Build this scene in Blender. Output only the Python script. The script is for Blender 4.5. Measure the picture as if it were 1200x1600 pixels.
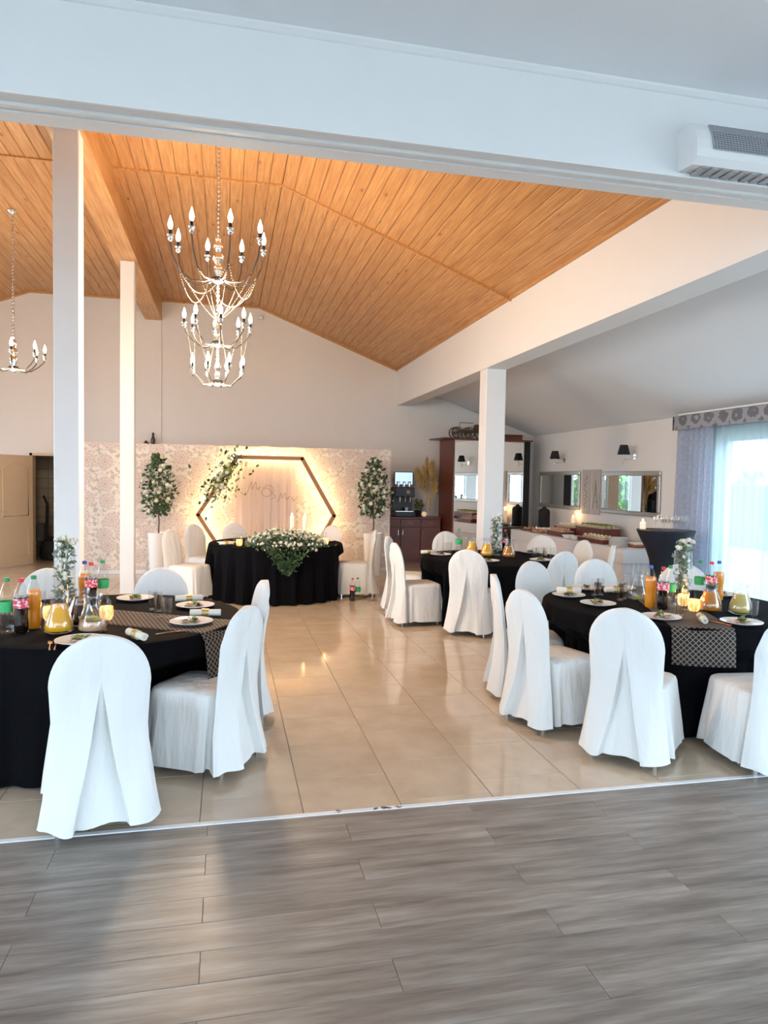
import bpy, math, random
from mathutils import Vector, Matrix, noise
random.seed(7)
PI = math.pi
for o in list(bpy.data.objects): bpy.data.objects.remove(o, do_unlink=True)
scene = bpy.context.scene
COL = scene.collection

# ------------------------------------------------------------------ camera
CAM_H = 1.70
FPX = 1100.0
yaw, pit, rol = (math.radians(a) for a in (12.605, 2.636, 1.016))
fw = Vector((math.sin(yaw)*math.cos(pit), math.cos(yaw)*math.cos(pit), -math.sin(pit)))
rt = Vector((math.cos(yaw), -math.sin(yaw), 0))
upv = rt.cross(fw)
cr = rt*math.cos(rol) + upv*math.sin(rol)
cu = -rt*math.sin(rol) + upv*math.cos(rol)
cam_d = bpy.data.cameras.new('camera')
cam_d.sensor_fit = 'VERTICAL'; cam_d.sensor_height = 36.0; cam_d.sensor_width = 27.0
cam_d.lens = FPX/1600*36.0
cam_d.clip_start = 0.05; cam_d.clip_end = 300
cam = bpy.data.objects.new('camera', cam_d); COL.objects.link(cam)
m = Matrix((cr, cu, -fw)).transposed().to_4x4(); m.translation = (0, 0, CAM_H)
cam.matrix_world = m
scene.camera = cam

# ------------------------------------------------------------------ world, daylight through the windows, exposure
SKY_STRENGTH = 7.0
CHANDELIER_W = 85.0
scene.view_settings.view_transform = 'Standard'
scene.view_settings.look = 'None'
scene.view_settings.gamma = 1.0
scene.view_settings.use_curve_mapping = False
scene.view_settings.exposure = 0.62
w = bpy.data.worlds.new('world'); scene.world = w; w.use_nodes = True
bg = w.node_tree.nodes['Background']
bg.inputs['Color'].default_value = (0.66, 0.825, 1.0, 1)
bg.inputs['Strength'].default_value = SKY_STRENGTH
def portal(loc, rot, sx, sy):
    l = bpy.data.lights.new('window_portal', 'AREA'); l.shape = 'RECTANGLE'; l.size = sx; l.size_y = sy
    l.cycles.is_portal = True
    o = bpy.data.objects.new('window_portal', l); COL.objects.link(o); o.location = loc; o.rotation_euler = rot
# room numbers (metres): X across, Y along the hall, Z up
YB = 14.40            # back wall
YH0, YH1 = 3.29, 3.59 # header between front room and hall
XL, XR = -6.45, 6.55
ZF = 5.09             # flat part of wooden ceiling
ZFRONT = 3.72
YREAR = -5.0
WIN_R = [(4.0, 8.45, 0.12, 2.36)]
WIN_RF = [(-4.0, 2.6, 0.3, 2.9)]
WIN_L = [(4.6, 7.6, 0.6, 3.0), (8.8, 11.8, 0.6, 3.0)]
WIN_LF = [(-4.0, 2.4, 0.3, 2.9)]
WIN_B = [(-5.8, -3.0, 0.15, 3.1), (-2.4, 0.4, 0.15, 3.1), (1.0, 3.8, 0.15, 3.1), (4.2, 6.2, 0.15, 3.1)]
for y0, y1, z0, z1 in WIN_R + WIN_RF:
    portal((XR+0.2, (y0+y1)/2, (z0+z1)/2), (0, PI/2, 0), z1-z0, y1-y0)
for y0, y1, z0, z1 in WIN_L + WIN_LF:
    portal((XL-0.2, (y0+y1)/2, (z0+z1)/2), (0, -PI/2, 0), z1-z0, y1-y0)
for x0, x1, z0, z1 in WIN_B:
    portal(((x0+x1)/2, YREAR-0.2, (z0+z1)/2), (PI/2, 0, 0), x1-x0, z1-z0)

# ------------------------------------------------------------------ materials
class NT:
    def __init__(s, name):
        s.m = bpy.data.materials.new(name); s.m.use_nodes = True
        s.t = s.m.node_tree; s.b = s.t.nodes['Principled BSDF']; s.o = s.t.nodes['Material Output']
    def n(s, typ, ins=None, **pr):
        nd = s.t.nodes.new(typ)
        for k, v in pr.items(): setattr(nd, k, v)
        for k, v in (ins or {}).items(): s.set(nd.inputs[k], v)
        return nd
    def set(s, sock, v):
        if isinstance(v, bpy.types.NodeSocket): s.t.links.new(v, sock)
        else: sock.default_value = v
    def base(s, **k):
        for a, v in k.items(): s.set(s.b.inputs[a.replace('_', ' ')], v)
    def math(s, op, a, b=0.0, c=0.0):
        nd = s.n('ShaderNodeMath', operation=op); s.set(nd.inputs[0], a); s.set(nd.inputs[1], b); s.set(nd.inputs[2], c); return nd.outputs[0]
    def vmath(s, op, a, b=(0, 0, 0)):
        nd = s.n('ShaderNodeVectorMath', operation=op); s.set(nd.inputs[0], a); s.set(nd.inputs[1], b); return nd.outputs[0]
    def ramp(s, f, stops):
        nd = s.n('ShaderNodeValToRGB'); s.set(nd.inputs[0], f); e = nd.color_ramp.elements
        while len(e) < len(stops): e.new(0.5)
        for el, (p, c) in zip(e, stops): el.position = p; el.color = (*c, 1)
        return nd.outputs[0]
    def mix(s, f, a, b, mode='MIX'):
        nd = s.n('ShaderNodeMix', data_type='RGBA', blend_type=mode)
        s.set(nd.inputs[0], f)
        for i, v in ((6, a), (7, b)): s.set(nd.inputs[i], v if isinstance(v, bpy.types.NodeSocket) else (*v, 1))
        return nd.outputs[2]
    def obj(s): return s.n('ShaderNodeTexCoord').outputs['Object']
    def rnd(s): return s.n('ShaderNodeObjectInfo').outputs['Random']
    def noise(s, vec, scale, detail=3, rough=.5, out='Fac'):
        return s.n('ShaderNodeTexNoise', {'Vector': vec, 'Scale': scale, 'Detail': detail, 'Roughness': rough}).outputs[out]
    def bump(s, h, strength=.3, dist=.01):
        s.set(s.b.inputs['Normal'], s.n('ShaderNodeBump', {'Height': h, 'Strength': strength, 'Distance': dist}).outputs[0])
    def mapv(s, vec, scale=(1, 1, 1), loc=(0, 0, 0), rot=(0, 0, 0)):
        return s.n('ShaderNodeMapping', {'Vector': vec, 'Scale': scale, 'Location': loc, 'Rotation': rot}).outputs[0]

MAT = {}
def plain(name, col, rough=.5, metal=0.0, var=.06, scale=6.0, bump=0.0, emit=None, **k):
    a = NT(name); v = a.obj()
    f = a.noise(v, scale, 4)
    c1 = tuple(max(0, x*(1-var)) for x in col); c2 = tuple(min(1, x*(1+var)) for x in col)
    a.base(Base_Color=a.mix(f, c1, c2), Roughness=rough, Metallic=metal)
    if bump: a.bump(a.noise(v, scale*8, 3), bump)
    if emit: a.base(Emission_Color=(*emit[0], 1), Emission_Strength=emit[1])
    for kk, vv in k.items(): a.base(**{kk: vv})
    MAT[name] = a.m; return a.m
plain('wall_paint', (.78, .74, .70), .85, var=.02, bump=.05)
plain('white_paint', (.79, .79, .785), .6, var=.015)
plain('ceiling_paint', (.80, .81, .83), .9, var=.02)
a = NT('cover_cloth'); v = a.obj(); r = a.rnd()
v2 = a.vmath('ADD', v, a.n('ShaderNodeCombineXYZ', {0: a.math('MULTIPLY', r, 37.0), 1: a.math('MULTIPLY', r, 91.0), 2: 0.0}).outputs[0])
fold = a.noise(a.mapv(v2, (9, 9, 2.2)), 1.0, 3, .5); fine = a.noise(v2, 130, 2)
a.base(Base_Color=a.mix(fine, (.75, .75, .725), (.79, .79, .765)), Roughness=.85)
a.bump(a.math('ADD', fold, a.math('MULTIPLY', fine, .03)), .55, .05); MAT['cover_cloth'] = a.m
plain('black_cloth', (.0022, .0022, .0035), .85, var=.3, scale=12, bump=.08, Specular_IOR_Level=.1)
plain('black_stretch', (.006, .007, .016), .6, var=.2)
plain('white_cloth', (.82, .80, .80), .9, var=.02)
plain('chrome', (.80, .79, .77), .16, 1.0, var=.05)
plain('dark_metal', (.03, .03, .035), .35, .8)
plain('black_plastic', (.012, .012, .014), .35)
plain('soft_black', (.01, .01, .011), .8)
plain('porcelain', (.88, .87, .85), .15, var=.01)
plain('gold_paper', (.62, .45, .18), .4, .6)
plain('lamp_metal', (.13, .12, .115), .30, 1.0, var=.1)
plain('bead_glass', (.38, .34, .30), .25, .6, var=.1)
plain('copper', (.86, .50, .28), .22, 1.0)
plain('leaf_green', (.07, .13, .045), .55, var=.5, scale=20)
plain('leaf_grey', (.20, .26, .19), .6, var=.4, scale=20)
plain('leaf_dark', (.035, .075, .03), .55, var=.5, scale=20)
plain('leaf_lime', (.42, .44, .10), .6, var=.3, scale=20)
plain('petal_white', (.86, .85, .76), .7, var=.05, scale=40)
plain('petal_cream', (.80, .78, .55), .7, var=.1, scale=40)
plain('stem_brown', (.10, .06, .035), .8)
plain('pampas', (.66, .46, .19), .9, var=.35, scale=30)
plain('cola', (.012, .005, .004), .06, var=.2)
plain('orange_drink', (.85, .30, .02), .12, var=.08)
plain('juice', (.88, .44, .015), .15, var=.05)
plain('amber_tea', (.52, .20, .02), .08, var=.2)
plain('lemonade', (.60, .46, .14), .15, var=.1)
plain('peach_water', (.62, .36, .22), .15, var=.3)
plain('cap_red', (.70, .03, .05), .4)
plain('cap_green', (.03, .28, .09), .4)
plain('cap_blue', (.05, .10, .45), .4)
plain('label_green', (.05, .45, .14), .5)
plain('candle_wax', (.92, .84, .72), .5, emit=((1, .62, .3), .25))
plain('flame', (1, .8, .5), .5, emit=((1, .72, .35), 30))
plain('bulb_glow', (1, .92, .8), .3, emit=((1, .86, .66), 18))
plain('led_strip', (1, .8, .5), .4, emit=((1, .72, .34), 36))
plain('screen_glow', (.25, .4, .6), .2, emit=((.38, .55, .80), 1.0))
plain('bread', (.62, .38, .16), .8, var=.4, scale=40)
plain('pastry', (.75, .55, .28), .8, var=.4, scale=40)
plain('salad_green', (.20, .28, .07), .7, var=.5, scale=60)
plain('ham_pink', (.62, .32, .26), .7, var=.4, scale=60)
plain('meat', (.40, .16, .09), .7, var=.5, scale=50)
plain('strip_white', (.74, .74, .73), .45, var=.05)
plain('grout', (.26, .21, .16), .9)
plain('plank_gap', (.13, .12, .11), .9)
plain('lamp_fabric', (.012, .012, .014), .8)
plain('red_brown', (.16, .045, .028), .35, var=.25, scale=5)
plain('grill_grey', (.35, .36, .38), .5)
plain('grill_dark', (.06, .06, .065), .6)
plain('terrace', (.50, .49, .46), .9)
plain('hedge', (.10, .22, .05), .9, var=.5, scale=8)
plain('red_bloom', (.65, .06, .07), .8)
plain('closet_floor', (.30, .26, .21), .6)
plain('wire_black', (.05, .045, .04), .5)
plain('frame_silver', (.42, .40, .36), .4, .6, var=.2, scale=30)
plain('roof_dark', (.2, .12, .06), .9)

def mk_glass(name, tint=(1, 1, 1), gl=1.0, rough=.02, base=.06):
    a = NT(name)
    tr = a.n('ShaderNodeBsdfTransparent', {'Color': (*tint, 1)})
    gs = a.n('ShaderNodeBsdfGlossy', {'Color': (1, 1, 1, 1), 'Roughness': rough})
    lw = a.n('ShaderNodeLayerWeight', {'Blend': .35})
    f = a.math('MINIMUM', a.math('ADD', a.math('MULTIPLY', lw.outputs['Facing'], .55*gl), base), .8)
    mx = a.n('ShaderNodeMixShader', {0: f, 1: tr.outputs[0], 2: gs.outputs[0]})
    a.t.links.new(mx.outputs[0], a.o.inputs[0]); MAT[name] = a.m
mk_glass('clear_glass', (.98, .985, .985), .5, .03, .02)
mk_glass('bottle_plastic', (.96, .97, .965), .35, .05, .015)
mk_glass('window_glass', (.98, .99, 1.0), .4, .01, .03)

a = NT('mirror_glass'); a.base(Base_Color=(.9, .92, .91, 1), Metallic=1.0, Roughness=a.math('MULTIPLY', a.noise(a.obj(), 3), .02)); MAT['mirror_glass'] = a.m

def cloth_translucent(name, col, transp, col2=None, pattern=None):
    a = NT(name); v = a.obj()
    c = a.mix(a.noise(v, 4), tuple(x*.95 for x in col), col)
    if pattern == 'damask':
        vv = a.mapv(v, (6.0, 6.0, 4.5))
        d = a.n('ShaderNodeTexVoronoi', {'Vector': vv, 'Scale': 1.6, 'Randomness': .12}).outputs['Distance']
        wv = a.math('SINE', a.math('MULTIPLY', a.math('ADD', d, a.math('MULTIPLY', a.noise(vv, 3), .5)), 19))
        c = a.mix(a.math('GREATER_THAN', wv, .0), col, col2)
    df = a.n('ShaderNodeBsdfDiffuse', {'Color': c}); tl = a.n('ShaderNodeBsdfTranslucent', {'Color': c})
    m1 = a.n('ShaderNodeMixShader', {0: .5, 1: df.outputs[0], 2: tl.outputs[0]})
    tr = a.n('ShaderNodeBsdfTransparent')
    m2 = a.n('ShaderNodeMixShader', {0: transp, 1: m1.outputs[0], 2: tr.outputs[0]})
    a.t.links.new(m2.outputs[0], a.o.inputs[0]); MAT[name] = a.m
cloth_translucent('sheer', (.48, .60, .63), .12)
cloth_translucent('drape', (.62, .68, .80), .05, (.56, .61, .72), 'damask')
cloth_translucent('voile', (.86, .76, .71), .12)
a = NT('valance'); v = a.mapv(a.obj(), (1, 3.6, 4.6))
d = a.n('ShaderNodeTexVoronoi', {'Vector': v, 'Scale': 1.0, 'Randomness': .1}).outputs['Distance']
wv = a.math('SINE', a.math('MULTIPLY', a.math('ADD', d, a.math('MULTIPLY', a.noise(v, 4), .35)), 15))
a.base(Base_Color=a.mix(a.math('GREATER_THAN', wv, .1), (.33, .32, .34), (.16, .155, .17)), Roughness=.8); MAT['valance'] = a.m

# pine boards
a = NT('pine'); v = a.obj(); r = a.rnd()
v2 = a.vmath('ADD', v, a.n('ShaderNodeCombineXYZ', {0: a.math('MULTIPLY', r, 37.0), 1: a.math('MULTIPLY', r, 91.0), 2: 0.0}).outputs[0])
g = a.noise(a.mapv(v2, (26, 1.1, 26)), 1.6, 5, .6)
c = a.ramp(g, [(.3, (.41, .185, .064)), (.52, (.58, .298, .112)), (.75, (.70, .415, .182))])
kd = a.n('ShaderNodeTexVoronoi', {'Vector': a.mapv(v2, (5.5, 2.0, 5.5)), 'Scale': 1.0}).outputs['Distance']
kf = a.math('LESS_THAN', kd, .085); ks = a.ramp(kd, [(.05, (1, 1, 1)), (.2, (0, 0, 0))])
c = a.mix(a.math('MULTIPLY', ks, .35), c, (.32, .12, .03)); c = a.mix(a.math('MULTIPLY', kf, .75), c, (.16, .055, .018))
c = a.mix(a.math('MULTIPLY', r, .28), c, (.36, .15, .045)); a.base(Base_Color=c, Roughness=.42); a.bump(g, .08); MAT['pine'] = a.m
a = NT('frame_wood'); g = a.noise(a.mapv(a.obj(), (9, 9, 9)), 2, 5)
a.base(Base_Color=a.mix(g, (.30, .13, .05), (.46, .22, .09)), Roughness=.5); MAT['frame_wood'] = a.m
# glossy beige tiles
a = NT('floor_tile'); v = a.obj(); r = a.rnd()
v2 = a.vmath('ADD', v, a.n('ShaderNodeCombineXYZ', {0: a.math('MULTIPLY', r, 57.0), 1: a.math('MULTIPLY', r, 23.0), 2: 0.0}).outputs[0])
g = a.noise(v2, 3.5, 6, .6)
c = a.ramp(g, [(.3, (.50, .395, .285)), (.7, (.60, .495, .375))])
c = a.mix(a.math('MULTIPLY', r, .3), c, (.47, .37, .27))
a.base(Base_Color=c, Roughness=a.math('ADD', a.math('MULTIPLY', g, .08), .05)); a.b.inputs['Specular IOR Level'].default_value = .6; MAT['floor_tile'] = a.m
# grey vinyl planks
a = NT('vinyl_plank'); v = a.obj(); r = a.rnd()
v2 = a.vmath('ADD', v, a.n('ShaderNodeCombineXYZ', {0: a.math('MULTIPLY', r, 71.0), 1: a.math('MULTIPLY', r, 33.0), 2: 0.0}).outputs[0])
g1 = a.noise(a.mapv(v2, (1.1, 10, 1)), 1.5, 5, .6); g2 = a.noise(a.mapv(v2, (4, 60, 1)), 1.5, 4, .6)
c = a.ramp(a.math('ADD', a.math('MULTIPLY', g1, .75), a.math('MULTIPLY', g2, .25)), [(.33, (.125, .105, .09)), (.48, (.23, .20, .172)), (.66, (.38, .342, .305))])
c = a.mix(a.math('MULTIPLY', r, .25), c, (.13, .112, .098))
a.base(Base_Color=c, Roughness=a.math('ADD', a.math('MULTIPLY', g2, .15), .34)); a.bump(g2, .05); MAT['vinyl_plank'] = a.m
# floral wallpaper panel (flat print)
a = NT('floral_print'); v = a.mapv(a.obj(), (1, 1, 1))
xy = a.n('ShaderNodeSeparateXYZ', {0: v}); vec = a.n('ShaderNodeCombineXYZ', {0: xy.outputs[0], 1: xy.outputs[2], 2: 0.0}).outputs[0]
vn = a.n('ShaderNodeTexVoronoi', {'Vector': vec, 'Scale': 3.3, 'Randomness': .75}, voronoi_dimensions='2D')
dist = vn.outputs['Distance']
loc = a.vmath('SUBTRACT', a.vmath('SCALE', vec), vn.outputs['Position'])
loc.node.inputs[0].links[0].from_node.inputs['Scale'].default_value = 1.0
ls = a.n('ShaderNodeSeparateXYZ', {0: loc})
ang = a.math('ARCTAN2', ls.outputs[1], ls.outputs[0])
pet = a.math('ABSOLUTE', a.math('SINE', a.math('ADD', a.math('MULTIPLY', ang, 4.5), a.math('MULTIPLY', dist, 9))))
wob = a.math('ADD', dist, a.math('MULTIPLY', a.noise(vec, 18, 3), .12))
rings = a.math('SINE', a.math('MULTIPLY', wob, 34))
fl = a.mix(a.math('MULTIPLY', pet, .5), (.58, .47, .42), (.82, .73, .68))
fl = a.mix(a.math('MULTIPLY', a.math('GREATER_THAN', rings, .45), .42), fl, (.52, .43, .38))
lf = a.noise(vec, 14, 4, .6)
leaf = a.mix(a.ramp(lf, [(.48, (0, 0, 0)), (.58, (1, 1, 1))]), (.76, .68, .60), (.50, .45, .36))
edge = a.math('GREATER_THAN', a.math('ADD', dist, a.math('MULTIPLY', pet, -.08)), .40)
c = a.mix(edge, fl, leaf)
c = a.mix(a.math('LESS_THAN', dist, .07), c, (.55, .42, .26))
a.base(Base_Color=c, Roughness=.85); MAT['floral_print'] = a.m
# lattice runner
a = NT('lattice_net'); uv = a.n('ShaderNodeTexCoord').outputs['UV']; s2 = a.n('ShaderNodeSeparateXYZ', {0: uv})
def tri(x): return a.math('ABSOLUTE', a.math('SUBTRACT', a.math('FRACT', x), .5))
p1 = tri(a.math('ADD', s2.outputs[0], s2.outputs[1])); p2 = tri(a.math('SUBTRACT', s2.outputs[0], s2.outputs[1]))
ln = a.math('LESS_THAN', a.math('MINIMUM', p1, p2), .10)
a.base(Base_Color=a.mix(ln, (.008, .007, .007), (.27, .22, .18)), Roughness=.8); MAT['lattice_net'] = a.m
# cola label
a = NT('label_cola'); v = a.obj(); g = a.noise(a.mapv(v, (60, 60, 90)), 1.0, 2)
a.base(Base_Color=a.mix(a.math('GREATER_THAN', g, .56), (.72, .045, .09), (.85, .70, .68)), Roughness=.4); MAT['label_cola'] = a.m
# closet wall tile
a = NT('closet_tile'); br = a.n('ShaderNodeTexBrick', {'Vector': a.mapv(a.obj(), (1, 1, 1), rot=(PI/2, 0, 0)), 'Color1': (.42, .36, .28, 1), 'Color2': (.45, .39, .30, 1), 'Mortar': (.2, .16, .12, 1), 'Scale': 1.0, 'Mortar Size': .006, 'Brick Width': .3, 'Row Height': .2}, offset=0.0)
a.base(Base_Color=br.outputs[0], Roughness=.4); MAT['closet_tile'] = a.m
# mercury glass tealight holder
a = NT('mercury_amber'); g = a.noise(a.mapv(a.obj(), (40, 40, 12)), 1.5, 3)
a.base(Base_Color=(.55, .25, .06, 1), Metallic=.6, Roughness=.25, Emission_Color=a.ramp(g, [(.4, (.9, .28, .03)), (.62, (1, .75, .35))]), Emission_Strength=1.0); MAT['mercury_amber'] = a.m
# weathered wall panel
a = NT('grey_board'); g = a.noise(a.mapv(a.obj(), (20, 20, 3)), 2, 5)
a.base(Base_Color=a.mix(g, (.38, .34, .31), (.58, .53, .49)), Roughness=.8); MAT['grey_board'] = a.m
plain('door_cream', (.66, .53, .37), .5, var=.03)
plain('ink_grey', (.20, .18, .16), .8)
plain('ink_gold', (.30, .22, .18), .5)
plain('napkin_cream', (.84, .80, .70), .9, var=.03)

# ------------------------------------------------------------------ mesh helpers
class MB:
    def __init__(s): s.v = []; s.f = []; s.uv = None
    def add(s, V, F):
        k = len(s.v); s.v += [tuple(p) for p in V]; s.f += [tuple(i+k for i in f) for f in F]; return s
    def box(s, x0, x1, y0, y1, z0, z1, c=0.0):
        if c <= 0:
            V = [(x, y, z) for z in (z0, z1) for y in (y0, y1) for x in (x0, x1)]
            return s.add(V, [(0, 2, 3, 1), (4, 5, 7, 6), (0, 1, 5, 4), (2, 6, 7, 3), (0, 4, 6, 2), (1, 3, 7, 5)])
        V = []; F = []
        def ring(z, d):
            k = len(V)
            V.extend([(x0+d, y0+0, z), (x1-d, y0, z), (x1, y0+d, z), (x1, y1-d, z), (x1-d, y1, z), (x0+d, y1, z), (x0, y1-d, z), (x0, y0+d, z)]); return k
        rs = [[(x0+c, y0+c), (x1-c, y0+c), (x1-c, y1-c), (x0+c, y1-c)]]
        def oct8(z, i, d):
            a0, a1, b0, b1 = x0+i, x1-i, y0+i, y1-i
            k = len(V); V.extend([(a0+d, b0, z), (a1-d, b0, z), (a1, b0+d, z), (a1, b1-d, z), (a1-d, b1, z), (a0+d, b1, z), (a0, b1-d, z), (a0, b0+d, z)]); return k
        ks = [oct8(z0, c, c*.3), oct8(z0+c, 0, c), oct8(z1-c, 0, c), oct8(z1, c, c*.3)]
        for a0, b0 in zip(ks, ks[1:]):
            for i in range(8): j = (i+1) % 8; F.append((a0+i, a0+j, b0+j, b0+i))
        F.append(tuple(ks[0]+i for i in range(7, -1, -1))); F.append(tuple(ks[3]+i for i in range(8)))
        return s.add(V, F)
    def lathe(s, prof, seg=24, o=(0, 0, 0), caps=True):
        V = []; F = []
        for r, z in prof:
            for i in range(seg):
                t = 2*PI*i/seg; V.append((o[0]+r*math.cos(t), o[1]+r*math.sin(t), o[2]+z))
        for k in range(len(prof)-1):
            for i in range(seg):
                j = (i+1) % seg; F.append((k*seg+i, k*seg+j, (k+1)*seg+j, (k+1)*seg+i))
        if caps:
            if prof[0][0] > 1e-4: F.append(tuple(range(seg-1, -1, -1)))
            if prof[-1][0] > 1e-4: F.append(tuple((len(prof)-1)*seg+i for i in range(seg)))
        return s.add(V, F)
    def tube(s, pts, r, seg=8, closed=False):
        pts = [Vector(p) for p in pts]; n = len(pts); V = []; F = []
        rr = r if isinstance(r, (list, tuple)) else [r]*n
        up = None
        for i, p in enumerate(pts):
            if closed: d = pts[(i+1) % n]-pts[i-1]
            else: d = pts[min(i+1, n-1)]-pts[max(i-1, 0)]
            d.normalize()
            if up is None: up = Vector((0, 0, 1)) if abs(d.z) < .9 else Vector((1, 0, 0))
            a1 = d.cross(up); a1.normalize(); b1 = a1.cross(d); up = b1
            for k in range(seg):
                t = 2*PI*k/seg; V.append(p+a1*(rr[i]*math.cos(t))+b1*(rr[i]*math.sin(t)))
        for i in range(n if closed else n-1):
            for k in range(seg):
                k2 = (k+1) % seg; i2 = (i+1) % n; F.append((i*seg+k, i*seg+k2, i2*seg+k2, i2*seg+k))
        if not closed: F.append(tuple(range(seg-1, -1, -1))); F.append(tuple((n-1)*seg+k for k in range(seg)))
        return s.add(V, F)
    def ball(s, c, r, seg=8, rings=5, sq=(1, 1, 1)):
        V = [(c[0], c[1], c[2]-r*sq[2])]; F = []
        for k in range(1, rings):
            t = PI*k/rings
            for i in range(seg):
                u = 2*PI*i/seg; V.append((c[0]+r*sq[0]*math.sin(t)*math.cos(u), c[1]+r*sq[1]*math.sin(t)*math.sin(u), c[2]-r*sq[2]*math.cos(t)))
        V.append((c[0], c[1], c[2]+r*sq[2])); e = len(V)-1
        for i in range(seg): j = (i+1) % seg; F.append((0, 1+j, 1+i)); F.append((e, e-seg+i, e-seg+j))
        for k in range(rings-2):
            for i in range(seg): j = (i+1) % seg; F.append((1+k*seg+i, 1+k*seg+j, 1+(k+1)*seg+j, 1+(k+1)*seg+i))
        return s.add(V, F)
    def grid(s, fn, nu, nv):
        V = [fn(i/nu, j/nv) for j in range(nv+1) for i in range(nu+1)]
        F = [(j*(nu+1)+i, j*(nu+1)+i+1, (j+1)*(nu+1)+i+1, (j+1)*(nu+1)+i) for j in range(nv) for i in range(nu)]
        return s.add(V, F)
    def prism(s, poly, axis, a0, a1):
        n = len(poly)
        def P(p, a):
            return (a, p[0], p[1]) if axis == 0 else ((p[0], a, p[1]) if axis == 1 else (p[0], p[1], a))
        V = [P(p, a0) for p in poly]+[P(p, a1) for p in poly]
        F = [tuple(range(n-1, -1, -1)), tuple(range(n, 2*n))]+[(i, (i+1) % n, n+(i+1) % n, n+i) for i in range(n)]
        return s.add(V, F)
    def leaf(s, c, d, nrm, L, W):
        d = Vector(d).normalized(); nrm = Vector(nrm); sd = d.cross(nrm)
        if sd.length < 1e-3: sd = d.cross(Vector((1, .3, .2)))
        sd.normalize(); n2 = sd.cross(d); c = Vector(c)
        V = [c, c+d*L*.45+sd*W*.5+n2*W*.12, c+d*L-n2*L*.1, c+d*L*.45-sd*W*.5+n2*W*.12, c+d*L*.5]
        return s.add(V, [(0, 1, 4), (1, 2, 4), (2, 3, 4), (3, 0, 4)])
    def mesh(s, name, mat, smooth=True):
        me = bpy.data.meshes.new(name); me.from_pydata(s.v, [], s.f); me.update()
        me.materials.append(MAT[mat] if isinstance(mat, str) else mat)
        me.polygons.foreach_set('use_smooth', [smooth]*len(me.polygons))
        if smooth:
            try: me.set_sharp_from_angle(angle=math.radians(38))
            except Exception: pass
        return me
    def build(s, name, mat, parent=None, smooth=True, loc=None, rz=0):
        o = bpy.data.objects.new(name, s.mesh(name, mat, smooth)); COL.objects.link(o)
        if parent: o.parent = parent
        if loc: o.location = loc
        if rz: o.rotation_euler = (0, 0, rz)
        return o
def link(name, me, parent=None, loc=(0, 0, 0), rot=(0, 0, 0)):
    o = bpy.data.objects.new(name, me); COL.objects.link(o); o.parent = parent; o.location = loc; o.rotation_euler = rot; return o
def tag(o, label, cat, group=None, kind=None):
    if label: o['label'] = label
    if cat: o['category'] = cat
    if group: o['group'] = group
    if kind: o['kind'] = kind
    return o
def thing(name, label, cat, loc=(0, 0, 0), rz=0, group=None):
    o = bpy.data.objects.new(name, None); o.empty_display_size = .1; COL.objects.link(o)
    o.location = loc; o.rotation_euler = (0, 0, rz); return tag(o, label, cat, group)
def struct(o, label=None): o['kind'] = 'structure'; (label and o.__setitem__('label', label)); return o
def PYp(x, y, Y):   # a point of the photograph on the plane Y = const
    d = fw+cr*((x-600)/FPX)-cu*((y-800)/FPX); k = Y/d.y; return Vector((d.x*k, Y, CAM_H+d.z*k))
def ss(a, b, x):
    t = max(0, min(1, (x-a)/(b-a))); return t*t*(3-2*t)

# ------------------------------------------------------------------ the room
def wall_x(x0, x1, y0, y1, z0, z1, holes):   # wall along Y with rectangular holes (y0,y1,z0,z1)
    mb = MB(); hs = sorted(holes); c = y0
    for h in hs:
        mb.box(x0, x1, c, h[0], z0, z1); mb.box(x0, x1, h[0], h[1], z0, h[2]); mb.box(x0, x1, h[0], h[1], h[3], z1); c = h[1]
    mb.box(x0, x1, c, y1, z0, z1); return mb
def wall_y(y0, y1, x0, x1, z0, z1, holes):
    mb = MB(); c = x0
    for h in sorted(holes):
        mb.box(c, h[0], y0, y1, z0, z1)
        if h[2] > z0: mb.box(h[0], h[1], y0, y1, z0, h[2])
        mb.box(h[0], h[1], y0, y1, h[3], z1); c = h[1]
    mb.box(c, x1, y0, y1, z0, z1); return mb
struct(wall_y(YB, YB+.2, XL-.2, XR+.2, -.1, 5.4, [(-3.58, -2.78, -.1, 2.04)]).build('wall_back', 'wall_paint', smooth=False))
struct(wall_x(XR, XR+.25, YREAR, YB+.2, -.1, 4.2, WIN_R+WIN_RF).build('wall_right', 'wall_paint', smooth=False))
struct(wall_x(XL-.25, XL, YREAR, YB+.2, -.1, 5.0, WIN_L+WIN_LF).build('wall_left', 'wall_paint', smooth=False))
struct(wall_y(YREAR-.25, YREAR, XL-.25, XR+.25, -.1, 4.2, WIN_B).build('wall_rear', 'wall_paint', smooth=False))
hd = MB(); hd.box(XL, XR, YH0, YH1, 3.30, 5.5)
struct(hd.build('wall_front', 'white_paint', smooth=False), 'white header wall above the wide opening')
tr = MB(); tr.box(XL, XR, 3.395, 3.425, 3.285, 3.301); struct(tr.build('trim_1', 'strip_white', smooth=False), 'white track along the underside of the header')
tr = MB(); tr.box(XL, XR, YH0-.012, YH0+.001, 3.28, 3.302); tr.box(XL, XR, 3.47, 3.482, 3.29, 3.301); struct(tr.build('trim_2', 'white_paint', smooth=False))
cv = MB(); cv.prism([(YH0-.03, ZFRONT+.001), (YH0+.001, ZFRONT+.001), (YH0+.001, ZFRONT-.03), (YH0-.010, ZFRONT-.027), (YH0-.027, ZFRONT-.010)], 0, XL, XR)
struct(cv.build('trim_3', 'white_paint', smooth=False), 'white coving between header and front ceiling')
cf = MB(); cf.box(XL-.2, XR+.2, YREAR-.2, YH0+.05, ZFRONT, ZFRONT+.15); struct(cf.build('ceiling', 'ceiling_paint', smooth=False), 'pale ceiling of the front room')

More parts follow.
